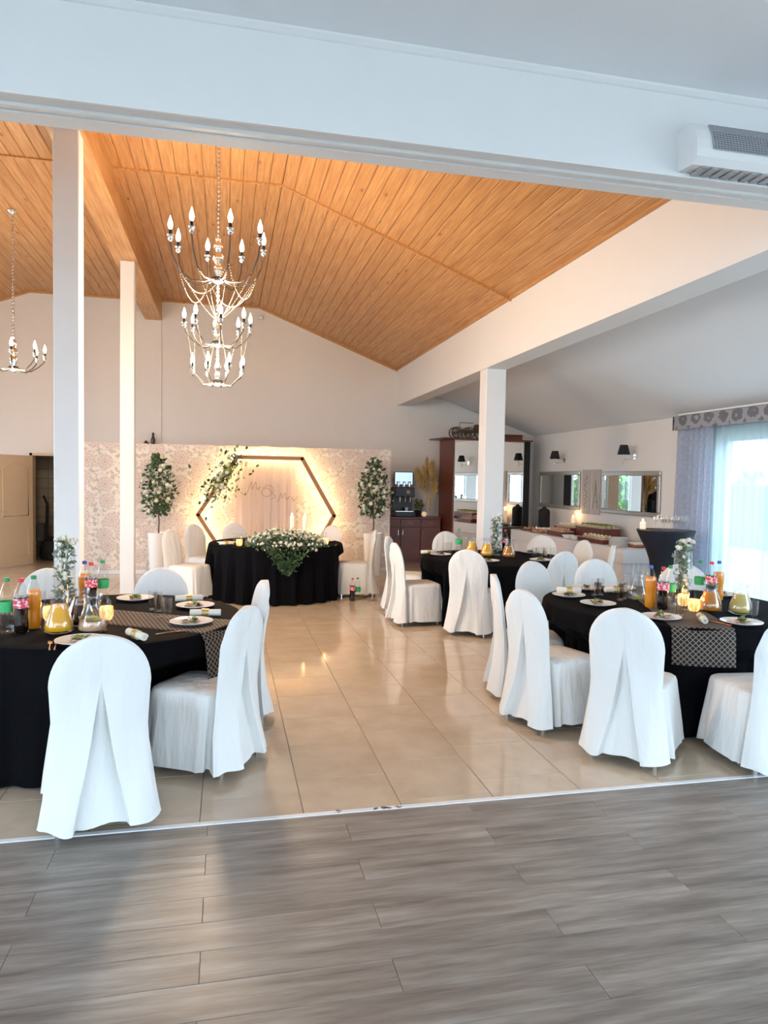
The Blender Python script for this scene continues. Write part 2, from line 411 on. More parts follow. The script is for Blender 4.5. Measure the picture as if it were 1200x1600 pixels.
# wooden ceiling of the hall: flat middle and sloping sides, boards running along the hall
XF0, XF1, XE, ZE = -3.60, 0.60, 3.45, 3.985
ceil = struct(MB().prism([(XL-.2, 3.95), (XF0, ZF+.045), (XF1, ZF+.045), (XE+.3, 3.93), (XE+.3, 4.15), (XF1, ZF+.25), (XF0, ZF+.25), (XL-.2, 4.15)], 1, YH1-.1, YB+.1).build('ceiling', 'roof_dark', smooth=False), 'boarded pine ceiling of the hall')
BW = .147
def board_mesh(L):
    h = BW/2-.0015; mb = MB(); mb.prism([(-h, .018), (h, .018), (h, .007), (h-.009, 0), (-h+.009, 0), (-h, .007)], 1, 0, L)
    me = mb.mesh('board', 'pine', False); return me
YT = 8.35
b_front, b_back = board_mesh(YT-YH1), board_mesh(YB-YT-.012)
def boards(x0, z0, x1, z1, xmin, xmax):
    L = math.hypot(x1-x0, z1-z0); a = math.atan2(z1-z0, x1-x0); n = int(L/BW+.999)
    for k in range(n):
        t = (k+.5)*BW
        x = x0+math.cos(a)*t; z = z0+math.sin(a)*t
        if x < xmin or x > xmax: continue
        link('board', b_front, ceil, (x, YH1, z-.012), (0, -a, 0)); link('board', b_back, ceil, (x, YT+.012, z), (0, -a, 0))
boards(XF1, ZF, XE+.06, ZE, XF1-.1, XE)
boards(XF1-math.ceil((XF1+1.25)/BW)*BW, ZF, XF1, ZF, -1.6, XF1)
boards(XF0, ZF, -1.5, ZF, XF0, -1.45)
boards(-6.45, ZE, XF0, ZF, -5.9, XF0)
bt = MB()
for (x0, z0, x1, z1) in ((-6.4, ZE, XF0, ZF), (XF0, ZF, -1.56, ZF), (-1.25, ZF, XF1, ZF), (XF1, ZF, XE, ZE)):
    bt.prism([(x0, z0-.03), (x1, z1-.03), (x1, z1+.02), (x0, z0+.02)], 1, YT-.002, YT+.035)
bt.build('batten', 'pine', ceil, False)
bt = MB()
for (x0, z0, x1, z1) in ((-6.4, ZE, XF0, ZF), (XF0, ZF, -1.56, ZF), (-1.25, ZF, XF1, ZF), (XF1, ZF, XE, ZE)):
    bt.prism([(x0, z0-.035), (x1, z1-.035), (x1, z1+.02), (x0, z0+.02)], 1, YB-.03, YB-.001)
bt.build('edge_batten', 'pine', ceil, False)
bt = MB(); bt.box(XE-.03, XE, YH1, YB-.03, ZE-.012, ZE+.03); bt.build('edge_batten', 'pine', ceil, False)

bm_ = MB(); bm_.box(-1.56, -1.25, YH1, YB, 4.70, 5.12)
tag(bm_.build('ceiling_beam', 'pine', smooth=False), 'boxed pine beam running along the middle of the wooden ceiling', 'beam')
bm_ = MB(); bm_.box(XE, 3.76, YH1, YB, 3.25, 4.2)
tag(bm_.build('roof_beam', 'white_paint', smooth=False), 'deep white painted beam at the foot of the wooden ceiling slope', 'beam')
def column(x, y, w_, d_, h_, lab):
    mb = MB(); mb.box(x-w_/2, x+w_/2, y-d_/2, y+d_/2, 0, h_, .008)
    tag(mb.build('column', 'white_paint', smooth=False), lab, 'column')
column(-1.385, 6.80, .215, .2, 4.70, 'thick white square column behind the left table, nearest the camera')
column(-1.385, 10.66, .19, .19, 4.70, 'slender white square column in front of the floral panel')
column(3.61, 9.33, .29, .26, 3.25, 'white square column under the white beam beside the buffet')
rc = MB(); rc.prism([(3.70, 3.675), (XR+.1, 2.67), (XR+.1, 2.85), (3.70, 3.85)], 1, YH1-.05, YB+.1)
struct(rc.build('ceiling', 'ceiling_paint', smooth=False), 'white sloping ceiling of the side aisle')
rb = MB(); rb.prism([(3.76, 3.645), (XR, 2.685), (XR, 2.655), (3.76, 3.615)], 1, YB-.03, YB); struct(rb.build('trim_4', 'white_paint', smooth=False))

# hall floor: beige tiles in third bond
floor = struct(MB().box(XL-.2, XR+.2, 3.47, YB+1.6, -.12, -.004).build('floor', 'grout', smooth=False), 'glossy beige tiled floor of the hall')
TS = .512
tile_me = MB().box(-TS/2+.0022, TS/2-.0022, -TS/2+.0022, TS/2-.0022, -.012, 0, .0015).mesh('tile', 'floor_tile', False)
far = MB(); ntile = 0; cands = []
for ci in range(-15, 13):
    x0 = .393+ci*TS; x = x0+TS/2
    yoff = 3.90+(ci % 3)*.1707-TS
    for k in range(-1, 24):
        y0 = yoff+k*TS; y1 = y0+TS
        if y1 < 3.5 or y0 > YB+.3 or x < XL or x0 > XR: continue
        inview = -3.2 < x < 6.5 and y0 < 9.4 and x > -.36*y1-.8 and x < .83*y1+.4
        if y0 < 3.495:
            mb = MB().box(-TS/2+.0022, TS/2-.0022, 3.495-y1+TS/2, TS/2-.0022, -.012, 0, .0015); me = mb.mesh('tile', 'floor_tile', False)
            if inview: link('tile', me, floor, (x, y0+TS/2, 0)); ntile += 1
            else: far.add([(vx+x, vy+y0+TS/2, vz) for vx, vy, vz in mb.v], mb.f)
        elif inview: link('tile', tile_me, floor, (x, y0+TS/2, 0)); ntile += 1
        else: far.box(x0+.0022, x0+TS-.0022, y0+.0022, y1-.0022, -.012, 0)
fo = far.build('far_tiles', 'floor_tile', floor, False); fo['kind'] = 'stuff'
print('tiles', ntile)
# front room floor: grey planks laid across
floor2 = struct(MB().box(XL-.2, XR+.2, YREAR-.2, 3.47, -.12, -.004).build('floor', 'plank_gap', smooth=False), 'grey wood-look plank floor in the foreground')
PL, PW = 1.33, .166
pl_me = MB().box(.0008, PL-.0008, .0008, PW-.0008, -.01, 0, .0012).mesh('plank', 'vinyl_plank', False)
rest = MB()
for rI in range(0, 40):
    y1 = 3.462-.107+.0 - rI*PW + PW; y0 = y1-PW
    sx = (.585 if rI % 2 == 1 else -.08)-PL*4
    for k in range(10):
        x0 = sx+k*PL
        if y1 > 3.462: 
            mb = MB().box(.0008, PL-.0008, .0008, 3.460-y0, -.01, 0, .0012)
            if -2.5 < x0+PL/2 < 4.5: link('plank', mb.mesh('plank', 'vinyl_plank', False), floor2, (x0, y0, 0))
            continue
        if y0 > 1.0 and -1.9 < x0+PL/2 < 4.2: link('plank', pl_me, floor2, (x0, y0, 0))
        elif x0 > XL-1 and x0 < XR and y0 > YREAR: rest.box(x0+.0008, x0+PL-.0008, y0+.0008, y1-.0008, -.01, 0)
ro = rest.build('far_planks', 'vinyl_plank', floor2, False); ro['kind'] = 'stuff'
sp = MB(); sp.box(XL, XR, 3.462, 3.494, -.01, .004, .002)
struct(sp.build('trim_5', 'strip_white', smooth=False), 'worn white metal strip between tiles and planks')
wr = MB()
random.seed(3)
for k in range(26):
    x = (.56 if k < 6 else .82)+random.gauss(0, .012 if k < 6 else .035); y = 3.478+random.gauss(0, .008); s_ = random.uniform(.002, .007)
    wr.box(x-s_*1.6, x+s_*1.6, max(3.463, y-s_), min(3.493, y+s_), .0035, .0046)
wr.build('worn_patch', 'grout', bpy.data.objects['trim_5'], False)

# windows: frame and pane
def window(i, axis, pos, a0, a1, z0, z1, th, nm=2):
    f = MB(); b = .06
    def bx(u0, u1, w0, w1, t0=-.03, t1=.03):
        if axis == 'x': f.box(pos+t0, pos+t1, u0, u1, w0, w1)
        else: f.box(u0, u1, pos+t0, pos+t1, w0, w1)
    bx(a0, a1, z0, z0+b); bx(a0, a1, z1-b, z1); bx(a0, a0+b, z0, z1); bx(a1-b, a1, z0, z1)
    for k in range(1, nm): c_ = a0+(a1-a0)*k/nm; bx(c_-.05, c_+.05, z0, z1)
    o = struct(f.build('window_%d' % i, 'white_paint', smooth=False))
    for k in range(nm):
        u0 = a0+(a1-a0)*k/nm+.05; u1 = a0+(a1-a0)*(k+1)/nm-.05; g = MB()
        if axis == 'x': g.box(pos-.004, pos+.004, u0, u1, z0+b, z1-b)
        else: g.box(u0, u1, pos-.004, pos+.004, z0+b, z1-b)
        g.build('pane', 'window_glass', o, False)
wi = 1
for h in WIN_R: window(wi, 'x', XR+.12, *h, 0, 4); wi += 1
for h in WIN_RF: window(wi, 'x', XR+.12, *h, 0, 4); wi += 1
for h in WIN_L+WIN_LF: window(wi, 'x', XL-.12, *h, 0, 3); wi += 1
for h in WIN_B: window(wi, 'y', YREAR-.12, *h, 0, 2); wi += 1

# ------------------------------------------------------------------ covered banquet chairs
def lerp(a, b, t): return a+(b-a)*t
def interp(tab, x):
    for (x0, y0), (x1, y1) in zip(tab, tab[1:]):
        if x <= x1: return lerp(y0, y1, max(0, (x-x0)/(x1-x0)))
    return tab[-1][1]
def chair_back_mesh(seed):
    V = []; F = []; rg = random.Random(seed); ph = rg.uniform(0, 6)
    zs = [.05, .08, .12, .18, .25, .32, .39, .45, .50, .55, .60, .65, .69, .72, .745, .77, .80, .83, .86, .885, .905, .922, .936, .946, .953, .957]
    apex = .735
    nL, nI, nF = 11, 7, 13
    per = 2*(nL+1)+nI+nF
    hem = [rg.uniform(-.012, .012) for _ in range(8)]
    for z in zs:
        w_ = interp([(.0, .285), (.2, .250), (.40, .220), (.50, .214), (.60, .219), (.70, .224), (1, .224)], z)
        if z > .70: w_ = .224*math.sqrt(max(0, 1-((z-.70)/.2575)**2.3))+.002
        yr = interp([(0, -.145), (.25, -.098), (.47, -.075), (.70, -.098), (.96, -.135)], z)
        yf = yr+interp([(0, .16), (.3, .11), (.47, .075), (.9, .062), (.97, .045)], z)
        ym = (yr+yf)/2
        v_ = max(.0006, .125*(apex-z)/apex*(1+.08*math.sin(z*9+ph))) if z < apex else .0006
        k = ss(0, .25, apex-z)
        def yat(x, base):
            e = max(0, 1-abs(x/w_)**3.2)
            return ym+(base-ym)*e**.5
        ring = []
        fold = (1-ss(.0, .55, z))
        for i in range(nL+1):
            x = lerp(-w_, -v_, i/nL); y = yat(x, yr)-.010*fold*math.sin(x*34+ph)-.018*k*ss(.0, 1, i/nL)**2
            y -= .006*math.sin(x*46+z*20+ph)*ss(.6, .76, z)*(1-ss(.84, .93, z))
            ring.append((x, y, z))
        for i in range(nI):
            x = lerp(-v_*.9, v_*.9, i/(nI-1)); y = yat(x, yr)+(.038*k*(1-.35*math.cos(PI*(i/(nI-1)-.5)*1.0)))-.004*fold*math.sin(x*60)
            ring.append((x, y, z))
        for i in range(nL+1):
            x = lerp(v_, w_, i/nL); y = yat(x, yr)-.010*fold*math.sin(x*34+ph*1.7)-.018*k*ss(.0, 1, 1-i/nL)**2
            ring.append((x, y, z))
        for i in range(1, nF+1):
            x = lerp(w_, -w_, i/(nF+1)); ring.append((x, yat(x, yf), z))
        if z == zs[0]:
            ring = [(x, y, z+.010*math.sin(x*21+ph)+.004*math.sin(x*47)) for x, y, z in ring]
        V += ring
    n = len(V)//len(zs)
    for k in range(len(zs)-1):
        for i in range(n): j = (i+1) % n; F.append((k*n+i, k*n+j, (k+1)*n+j, (k+1)*n+i))
    F.append(tuple((len(zs)-1)*n+i for i in range(n)))
    return MB().add(V, F).mesh('back_cover', 'cover_cloth')
def chair_seat_mesh(seed):
    rg = random.Random(seed+50); p1, p2 = rg.uniform(0, 6), rg.uniform(0, 6); V = []; F = []; n = 72
    lv = [(.05, 1.0, 0), (.09, .9, 0), (.16, .75, 0), (.24, .55, 0), (.32, .35, 0), (.40, .15, 0), (.445, .03, 0), (.468, 0, .006), (.480, 0, .022), (.486, 0, .06), (.490, 0, .13)]
    for z, fl, ins in lv:
        hw = lerp(.222, .262, fl)-ins; y0 = -.005+ins; y1 = lerp(.435, .472, fl)-ins
        cx, cy, hy = 0, (y0+y1)/2, (y1-y0)/2
        for i in range(n):
            t = 2*PI*i/n; c_, s_ = math.cos(t), math.sin(t); e = 2/6.5
            x = hw*math.copysign(abs(c_)**e, c_); y = cy+hy*math.copysign(abs(s_)**e, s_)
            am = .012*fl; dx = am*math.sin(9*t+p1)+am*.7*math.sin(15*t+p2)
            V.append((x+c_*dx, y+s_*dx, z+(.007*math.sin(5*t+p2) if z < .055 else 0)))
    for k in range(len(lv)-1):
        for i in range(n): j = (i+1) % n; F.append((k*n+i, k*n+j, (k+1)*n+j, (k+1)*n+i))
    F.append(tuple((len(lv)-1)*n+i for i in range(n)))
    return MB().add(V, F).mesh('seat_cover', 'cover_cloth')
leg_me = MB().box(-.011, .011, -.011, .011, 0, .28, .003).mesh('leg', 'chrome', False)
BACKS = [chair_back_mesh(s) for s in (1, 2, 3)]; SEATS = [chair_seat_mesh(s) for s in (1, 2, 3)]
CHAIRS = []
def chair(x, y, fx, fy, label, group):
    L = math.hypot(fx, fy); fx /= L; fy /= L; k = len(CHAIRS) % 3
    CHAIRS.append((x, y, fx, fy))
    t = thing('banquet_chair', label, 'chair', (x, y, 0), math.atan2(-fx, fy), group)
    link('back_cover', BACKS[k], t); link('seat_cover', SEATS[k], t)
    for lx, ly in ((-.188, -.058), (.188, -.058), (-.19, .385), (.19, .385)): link('leg', leg_me, t, (lx, ly, 0))
    return t
CL, CR2, CT, CH = (-.80, 4.93), (3.40, 4.90), (3.28, 8.22), (.71, 10.32)
RL, RR, RT, RH = .90, .95, .92, .95
g = 'white covered chairs at the left table'
chair(-.585, 3.545, -.2, .98, 'white covered chair with its pleated back to us, nearest the camera at left', g)
chair(.035, 4.17, -.85, .55, 'white covered chair turned sideways, on the right side of the left table', g)
chair(.165, 5.12, -.97, -.16, 'white covered chair half hidden behind the sideways chair at the left table', g)
chair(-.53, 5.80, -.24, -.96, 'white covered chair facing us behind the plates of the left table', g)
chair(-1.32, 5.85, .5, -.86, 'white covered chair facing us behind the bottles of the left table', g)
g = 'white covered chairs at the right table'
chair(2.41, 3.84, .72, .70, 'white covered chair with open back pleat, front centre of the right table', g)
chair(2.11, 4.55, .95, .28, 'white covered chair seen from its side with visible seat, left of the right table', g)
chair(2.20, 5.27, .95, -.25, 'white covered chair seen edge-on, leftmost at the right table', g)
chair(2.84, 6.04, .30, -.95, 'white covered chair facing us at the far left of the right table', g)
chair(3.53, 6.17, -.05, -1, 'white covered chair facing us behind the water jug of the right table', g)
chair(4.16, 5.77, -.6, -.78, 'white covered chair behind the glass flower vase of the right table', g)
chair(3.23, 3.52, .10, .99, 'white covered chair cut off by the right edge of the picture', g)
g = 'white covered chairs at the table by the white column'
chair(2.04, 8.07, .99, .10, 'white covered chair with side seat in view, left of the table by the column', g)
chair(2.17, 8.98, .86, -.46, 'white covered chair peeking out behind another, leftmost at the table by the column', g)
chair(2.62, 7.33, .58, .82, 'white covered chair with its pleated back to us at the table by the column', g)
chair(3.15, 9.76, .08, -1, 'white covered chair facing us in front of the brown dresser', g)
chair(4.28, 9.12, -.74, -.67, 'white covered chair facing us on the far right of the table by the column', g)
chair(3.56, 7.10, -.25, .97, 'white covered chair with gathered back turned to us, between two round tables', g)
chair(4.46, 8.36, -1, -.1, 'white covered chair turned left in front of the buffet skirt', g)
chair(4.46, 7.70, -.86, .5, 'white covered chair seen as a thin edge in front of the buffet', g)
g = 'white covered chairs at the bridal table'
chair(-.68, 10.10, .86, -.5, 'white covered chair at the left of the bridal table with seat in view', g)
chair(-.43, 11.17, .72, -.69, 'white covered chair angled behind the left end of the bridal table', g)
chair(.16, 11.50, .42, -.9, 'white covered chair behind the bridal table under the greenery', g)
chair(1.56, 11.02, -.78, -.62, 'white covered chair behind the right end of the bridal table', g)
chair(2.03, 10.12, -.99, .12, 'white covered chair sideways at the right end of the bridal table', g)

# ------------------------------------------------------------------ round tables under floor-length black cloths
TZ = .76
def round_table(c, R, label, seed, nf=19, amp=.035):
    rg = random.Random(seed); N = 288; ph = [rg.uniform(0, 6.28) for _ in range(4)]
    near = [ch for ch in CHAIRS if math.hypot(ch[0]-c[0], ch[1]-c[1]) < R+1.0]
    rd = []
    for i in range(N):
        t = 2*PI*i/N; r = R+.10
        def hit(r):
            x, y = c[0]+r*math.cos(t), c[1]+r*math.sin(t)
            for ox, oy, fx, fy in near:
                ly = (x-ox)*fx+(y-oy)*fy; lx = (x-ox)*fy-(y-oy)*fx
                if abs(lx) < .295 and -.22 < ly < .505: return True
            return False
        while r > .4 and hit(r): r -= .01
        rd.append(r)
    rm = [min(rd[(i+k) % N] for k in range(-2, 3)) for i in range(N)]
    rs = [min(rm[i], sum(rm[(i+k) % N] for k in range(-3, 4))/7) for i in range(N)]
    t = thing('round_table', label, 'table', (c[0], c[1], 0), 0, 'round tables under black cloths')
    V = []; F = []
    rows = [(R*.02, TZ), (R*.5, TZ), (R*.9, TZ), (R-.012, TZ), (R, TZ-.004)]+[(None, z) for z in (.745, .72, .68, .63, .58, .54, .50, .45, .38, .30, .22, .14, .07, .015)]
    for r0, z in rows:
        for i in range(N):
            a_ = 2*PI*i/N
            if r0 is None:
                q = 1-z/TZ; wv = math.sin(nf*a_+ph[0]+.6*math.sin(3*a_+ph[1]))+.5*math.sin((nf*2-5)*a_+ph[2])
                r = R+.004+.05*q**.8+amp*q**.7*wv
                k = 1-ss(.50, .64, z)
                r = min(r, lerp(r, rs[i]-.012+.006*wv, k)) if rs[i] < r+.03 else r
            else: r = r0
            V.append((r*math.cos(a_), r*math.sin(a_), z))
    for k in range(len(rows)-1):
        for i in range(N): j = (i+1) % N; F.append((k*N+i, (k+1)*N+i, (k+1)*N+j, k*N+j))
    F.append(tuple(range(N)))
    MB().add(V, F).build('tablecloth', 'black_cloth', t)
    MB().lathe([(R-.02, TZ-.03), (R-.012, TZ-.028), (R-.012, TZ-.006), (R-.03, TZ-.004)], 48).build('table_top', 'stem_brown', t)
    MB().lathe([(.28, 0), (.28, .03), (.05, .06), (.05, TZ-.03)], 16).build('pedestal', 'dark_metal', t)
    return t
round_table(CL, RL, 'round table with floor-length black cloth at the left, set with orange juice jug', 11)
round_table(CR2, RR, 'round table with floor-length black cloth at the right, lattice runner hanging down', 12)
round_table(CT, RT, 'round table with black cloth in front of the white column', 13)
round_table(CH, RH, 'bridal table with black pleated cloth in front of the hexagon frame', 14, 26, .045)
# lattice runners lying over the tables
def runner(c, R, ang, wd, d0, d1, label, r0=None):
    dx, dy = math.cos(ang), math.sin(ang); px, py = -dy, dx
    o0 = r0 if r0 else -R
    V = []; F = []; UV = []
    st = []
    L0 = R*.985
    if d0: st += [(-(R+.022), TZ-d0*(1-k/6), 'h') for k in range(6)]
    n = 22
    st += [(-L0+2*L0*k/n, TZ+.003, 'f') for k in range(n+1)]
    if d1: st += [(R+.022, TZ-d1*k/7, 'h') for k in range(1, 8)]
    nw = 10; dist = 0; prev = None
    for s_, z, kd in st:
        if prev: dist += math.hypot(s_-prev[0], z-prev[1])
        prev = (s_, z)
        for i in range(nw+1):
            q = (i/nw-.5)*wd
            lim = math.sqrt(max(0, (R+.022)**2-q*q))
            s2 = max(-lim, min(lim, s_)) if kd == 'h' else max(-lim+.02, min(lim-.02, s_))
            if kd == 'h': s2 += math.copysign((TZ-z)*.12+.004, s2)
            V.append((dx*s2+px*q, dy*s2+py*q, z)); UV.append((q/.036, dist/.036))
    m_ = nw+1
    for k in range(len(st)-1):
        for i in range(nw): F.append((k*m_+i, k*m_+i+1, (k+1)*m_+i+1, (k+1)*m_+i))
    mb = MB().add(V, F); o = mb.build('table_runner', 'lattice_net', None, True, (c[0], c[1], 0))
    ul = o.data.uv_layers.new(name='UVMap')
    for lp in o.data.loops: ul.data[lp.index].uv = UV[lp.vertex_index]
    md = o.modifiers.new('thick', 'SOLIDIFY'); md.thickness = .002; md.offset = 1
    return tag(o, label, 'table runner', 'lattice table runners')
runner(CR2, RR, math.atan2(.94, .36)+PI, .40, .0, .24, 'dark lattice runner hanging over the front edge of the right table')
runner(CL, RL, math.atan2(-.5, .86), .42, .0, .30, 'dark lattice runner crossing the left table towards the sideways chair')

# ------------------------------------------------------------------ tableware
def plate(x, y, label, r=.135, z=TZ+.004, food='salad_green', grp='white appetizer plates'):
    t = thing('appetizer_plate', label, 'plate', (x, y, z), random.uniform(0, 6), grp)
    MB().lathe([(0, 0), (r*.55, 0), (r*.6, .004), (r, .018), (r, .021), (r*.6, .008), (0, .007)], 32, caps=False).build('dish', 'porcelain', t)
    mb = MB()
    for k in range(26):
        a_ = random.uniform(0, 6.3); q = random.uniform(0, .05); zz = .01+random.uniform(0, .03)*(1-q/.06)
        mb.leaf((q*math.cos(a_), q*.6*math.sin(a_), zz), (math.cos(a_*2), math.sin(a_*2), random.uniform(-.1, .7)), (0, 0, 1), .045, .03)
    mb.build('salad_leaves', food, t)
    mb = MB()
    for k in range(5): a_ = random.uniform(0, 6.3); mb.ball((.04*math.cos(a_), .03*math.sin(a_), .016), .014, 6, 4, (1.3, 1, .6))
    mb.build('cold_cuts', 'ham_pink', t)
    return t
def tumbler(x, y, label, h=.135, z=TZ+.002, grp='tall clear tumblers', r=.03):
    t = MB().lathe([(0, .008), (r*.86, .010), (r*.95, h), (r, h), (r*.92, 0), (0, 0)], 20, caps=False).build('tumbler', 'clear_glass', None, True, (x, y, z))
    return tag(t, label, 'glass', grp)
def napkin(x, y, ang, label, z=TZ+.003, grp='rolled napkins with gold bands'):
    t = thing('rolled_napkin', label, 'napkin', (x, y, z), ang, grp)
    mb = MB(); n = 40; pts = []
    for i in range(n): a_ = i/n*2*PI*2.2; q = .024*(1-.55*i/n); pts.append((q*math.cos(a_), .025+q*math.sin(a_)))
    V = []; F = []
    for x_ in (-.10, .10): V += [(x_, p[0], p[1]) for p in pts]
    F = [(i, i+1, n+i+1, n+i) for i in range(n-1)]
    o = mb.add(V, F).build('napkin_roll', 'napkin_cream', t); md = o.modifiers.new('thick', 'SOLIDIFY'); md.thickness = .004
    MB().tube([(-.022, 0, .025), (.022, 0, .025)], .0275, 20).build('paper_band', 'gold_paper', t)
    return t
def fork(x, y, ang, label, z=TZ+.003):
    mb = MB(); mb.tube([(0, -.10, .003), (0, -.03, .006), (0, .03, .005)], [.005, .0032, .003], 6); mb.box(-.011, .011, .03, .05, .003, .006)
    for k in range(4): mb.box(-.011+k*.0065, -.0085+k*.0065, .05, .095, .004, .0065)
    return tag(mb.build('fork', 'copper', None, True, (x, y, z), ang), label, 'fork', 'copper forks')
def bottle(x, y, kind, label, z=TZ+.002, s=1.0, rz=None):
    liq, cap, lab, lvl = {'cola': ('cola', 'cap_red', 'label_cola', .215), 'orange': ('orange_drink', 'cap_green', None, .235), 'orange_blue': ('orange_drink', 'cap_blue', None, .235),
                          'lime': (None, 'cap_green', 'label_green', 0), 'peach': ('peach_water', 'cap_green', 'label_green', .10)}[kind]
    t = thing('soft_drink_bottle', label, 'bottle', (x, y, z), rz if rz is not None else random.uniform(0, 6)); t.scale = (s, s, s)
    prof = [(.020, .006), (.034, 0), (.041, .012), (.042, .05), (.037, .10), (.0385, .12), (.043, .15), (.043, .205), (.041, .225), (.030, .262), (.017, .292), (.0135, .302), (.0135, .318)]
    MB().lathe([(0, .006)]+prof+[(0, .318)], 24, caps=False).build('bottle_body', 'bottle_plastic', t)
    if liq:
        pr_ = [(0, .009)]+[(r*.95, zz+.003) for r, zz in prof if zz < lvl-.004]
        r_ = interp([(zz, r) for r, zz in prof[1:]], lvl)*.95; pr_ += [(r_, lvl), (0, lvl)]
        MB().lathe(pr_, 24, caps=False).build('drink', liq, t)
    MB().lathe([(.0155, .300), (.0158, .320), (.012, .323), (0, .323)], 16).build('cap', cap, t)
    if lab: MB().lathe([(.0437, .150), (.0437, .205)] if kind == 'cola' else [(.0400, .122), (.0437, .150), (.0437, .185)], 24, caps=False).build('label_band', lab, t)
    return t
def jug(x, y, liq, label, lvl=.16, z=TZ+.002, s=1.0, rz=0.0, fruit=False):
    t = thing('glass_jug', label, 'jug', (x, y, z), rz); t.scale = (s, s, s)
    out = [(.055, 0), (.082, .012), (.086, .03), (.076, .075), (.060, .12), (.049, .16), (.047, .185), (.052, .21), (.056, .222)]
    MB().lathe([(0, 0)]+out+[(.052, .222)]+[(r-.005, zz+.004) for r, zz in reversed(out)]+[(0, .006)], 28, caps=False).build('jug_body', 'clear_glass', t)
    MB().tube([(.05, 0, .205), (.085, 0, .212), (.105, 0, .185), (.106, 0, .14), (.098, 0, .095), (.076, 0, .07)], [.008, .009, .009, .008, .008, .007], 10).build('handle', 'clear_glass', t)
    if liq:
        pr_ = [(0, .008)]+[(r-.006, zz+.006) for r, zz in out if zz < lvl]; r_ = interp([(zz, r) for r, zz in out], lvl)-.006
        MB().lathe(pr_+[(r_, lvl), (0, lvl)], 28, caps=False).build('drink', liq, t)
    if fruit:
        for k in range(4):
            a_ = k*1.7; MB().lathe([(0, 0), (.026, 0), (.026, .005), (0, .005)], 14, (.02*math.cos(a_), .02*math.sin(a_), lvl+.004+.006*k), caps=False).build('citrus_slice', 'leaf_lime', t)
    return t
def tealight(x, y, label, z=TZ+.002):
    t = thing('tealight_holder', label, 'candle holder', (x, y, z), 0, 'amber tealight holders')
    mb = MB(); seg = 24; pr_ = [(.030, 0), (.040, .02), (.045, .05), (.043, .075), (.040, .088), (.037, .088), (.041, .05), (.035, .02), (0, .012)]
    mb.lathe(pr_, seg); mb.build('holder', 'mercury_amber', t)
    MB().lathe([(.018, .014), (.018, .026), (0, .026)], 12).build('wax', 'candle_wax', t)
    MB().ball((0, 0, .040), .006, 8, 6, (1, 1, 2.2)).build('flame', 'flame', t)
    l = bpy.data.lights.new('flame_light', 'POINT'); l.energy = .6; l.color = (1, .55, .22); l.shadow_soft_size = .02
    lo = bpy.data.objects.new('flame_light', l); COL.objects.link(lo); lo.parent = t; lo.location = (0, 0, .10)
    return t
# a rose: wrapped petals
def rose_mesh(mat, seed=0):
    mb = MB(); rg = random.Random(seed)
    mb.ball((0, 0, .5), .45, 7, 5, (1, 1, 1.0))
    for ringk, (n, rr, zz, L) in enumerate(((3, .38, .25, .75), (5, .55, .1, .75))):
        for k in range(n):
            a_ = 2*PI*k/n+ringk; c_, s_ = math.cos(a_), math.sin(a_); px, py = -s_, c_
            V = [(c_*.15, s_*.15, zz), (c_*rr+px*.42, s_*rr+py*.42, zz+L*.5), (c_*rr*1.35, s_*rr*1.35, zz+L*.95), (c_*rr-px*.42, s_*rr-py*.42, zz+L*.5), (c_*rr*1.2, s_*rr*1.2, zz+L*.45)]
            mb.add(V, [(0, 1, 4), (1, 2, 4), (2, 3, 4), (3, 0, 4)])
    return mb.mesh('rose', mat)
ROSE_W, ROSE_C = rose_mesh('petal_white'), rose_mesh('petal_cream')
def rose(parent, p, size, d=(0, 0, 1), me=None):
    o = link('rose', me or ROSE_W, parent, p); o.scale = (size, size, size)
    o.rotation_euler = Vector(d).to_track_quat('Z', 'Y').to_euler(); return o
def sph(rg):
    while True:
        v_ = Vector((rg.uniform(-1, 1), rg.uniform(-1, 1), rg.uniform(-1, 1)))
        if .05 < v_.length < 1: return v_
def foliage(parent, pts, size, mat, seed, per=1, name='foliage'):
    mb = MB(); rg = random.Random(seed)
    for p in pts:
        for _ in range(per):
            d = sph(rg); s_ = size*rg.uniform(.6, 1.3); mb.leaf(p, d, sph(rg), s_, s_*.55)
    return mb.build(name, mat, parent)
def vase(x, y, label, h=.42, r=.07, z=TZ+.002, seed=1):
    t = thing('flower_vase', label, 'vase', (x, y, z), 0, 'tall glass cylinder vases with white flowers')
    MB().lathe([(0, 0), (r, 0), (r, h), (r-.004, h), (r-.004, .012), (0, .012)], 28, caps=False).build('glass_cylinder', 'clear_glass', t)
    rg = random.Random(seed)
    mb = MB()
    for k in range(4):
        a_ = k*1.6; mb.tube([(.01*math.cos(a_), .01*math.sin(a_), .015), (.02*math.cos(a_+1), .02*math.sin(a_+1), h*.6), (.02*math.cos(a_+2), .02*math.sin(a_+2), h+.04)], .003, 5)
    mb.build('stems', 'leaf_green', t)
    pts = [(rg.uniform(-.045, .045), rg.uniform(-.045, .045), rg.uniform(.03, h+.06)) for _ in range(220)]
    foliage(t, pts, .042, 'leaf_grey', seed); foliage(t, pts[:110], .04, 'leaf_green', seed+9)
    for k in range(12): rose(t, (rg.uniform(-.035, .035), rg.uniform(-.045, .0), .06+k*h*.075), .026, (rg.uniform(-1, 1), -1, .5), ROSE_W)
    for k in range(9): a_ = k*2.4; q = .012+.035*(k % 3)/2; rose(t, (q*math.cos(a_)*1.3, q*math.sin(a_), h+.01+.08*rg.random()), .034, (math.cos(a_)*.6, math.sin(a_)*.6-.3, 1), ROSE_W if k % 3 else ROSE_C)
    return t
random.seed(21)
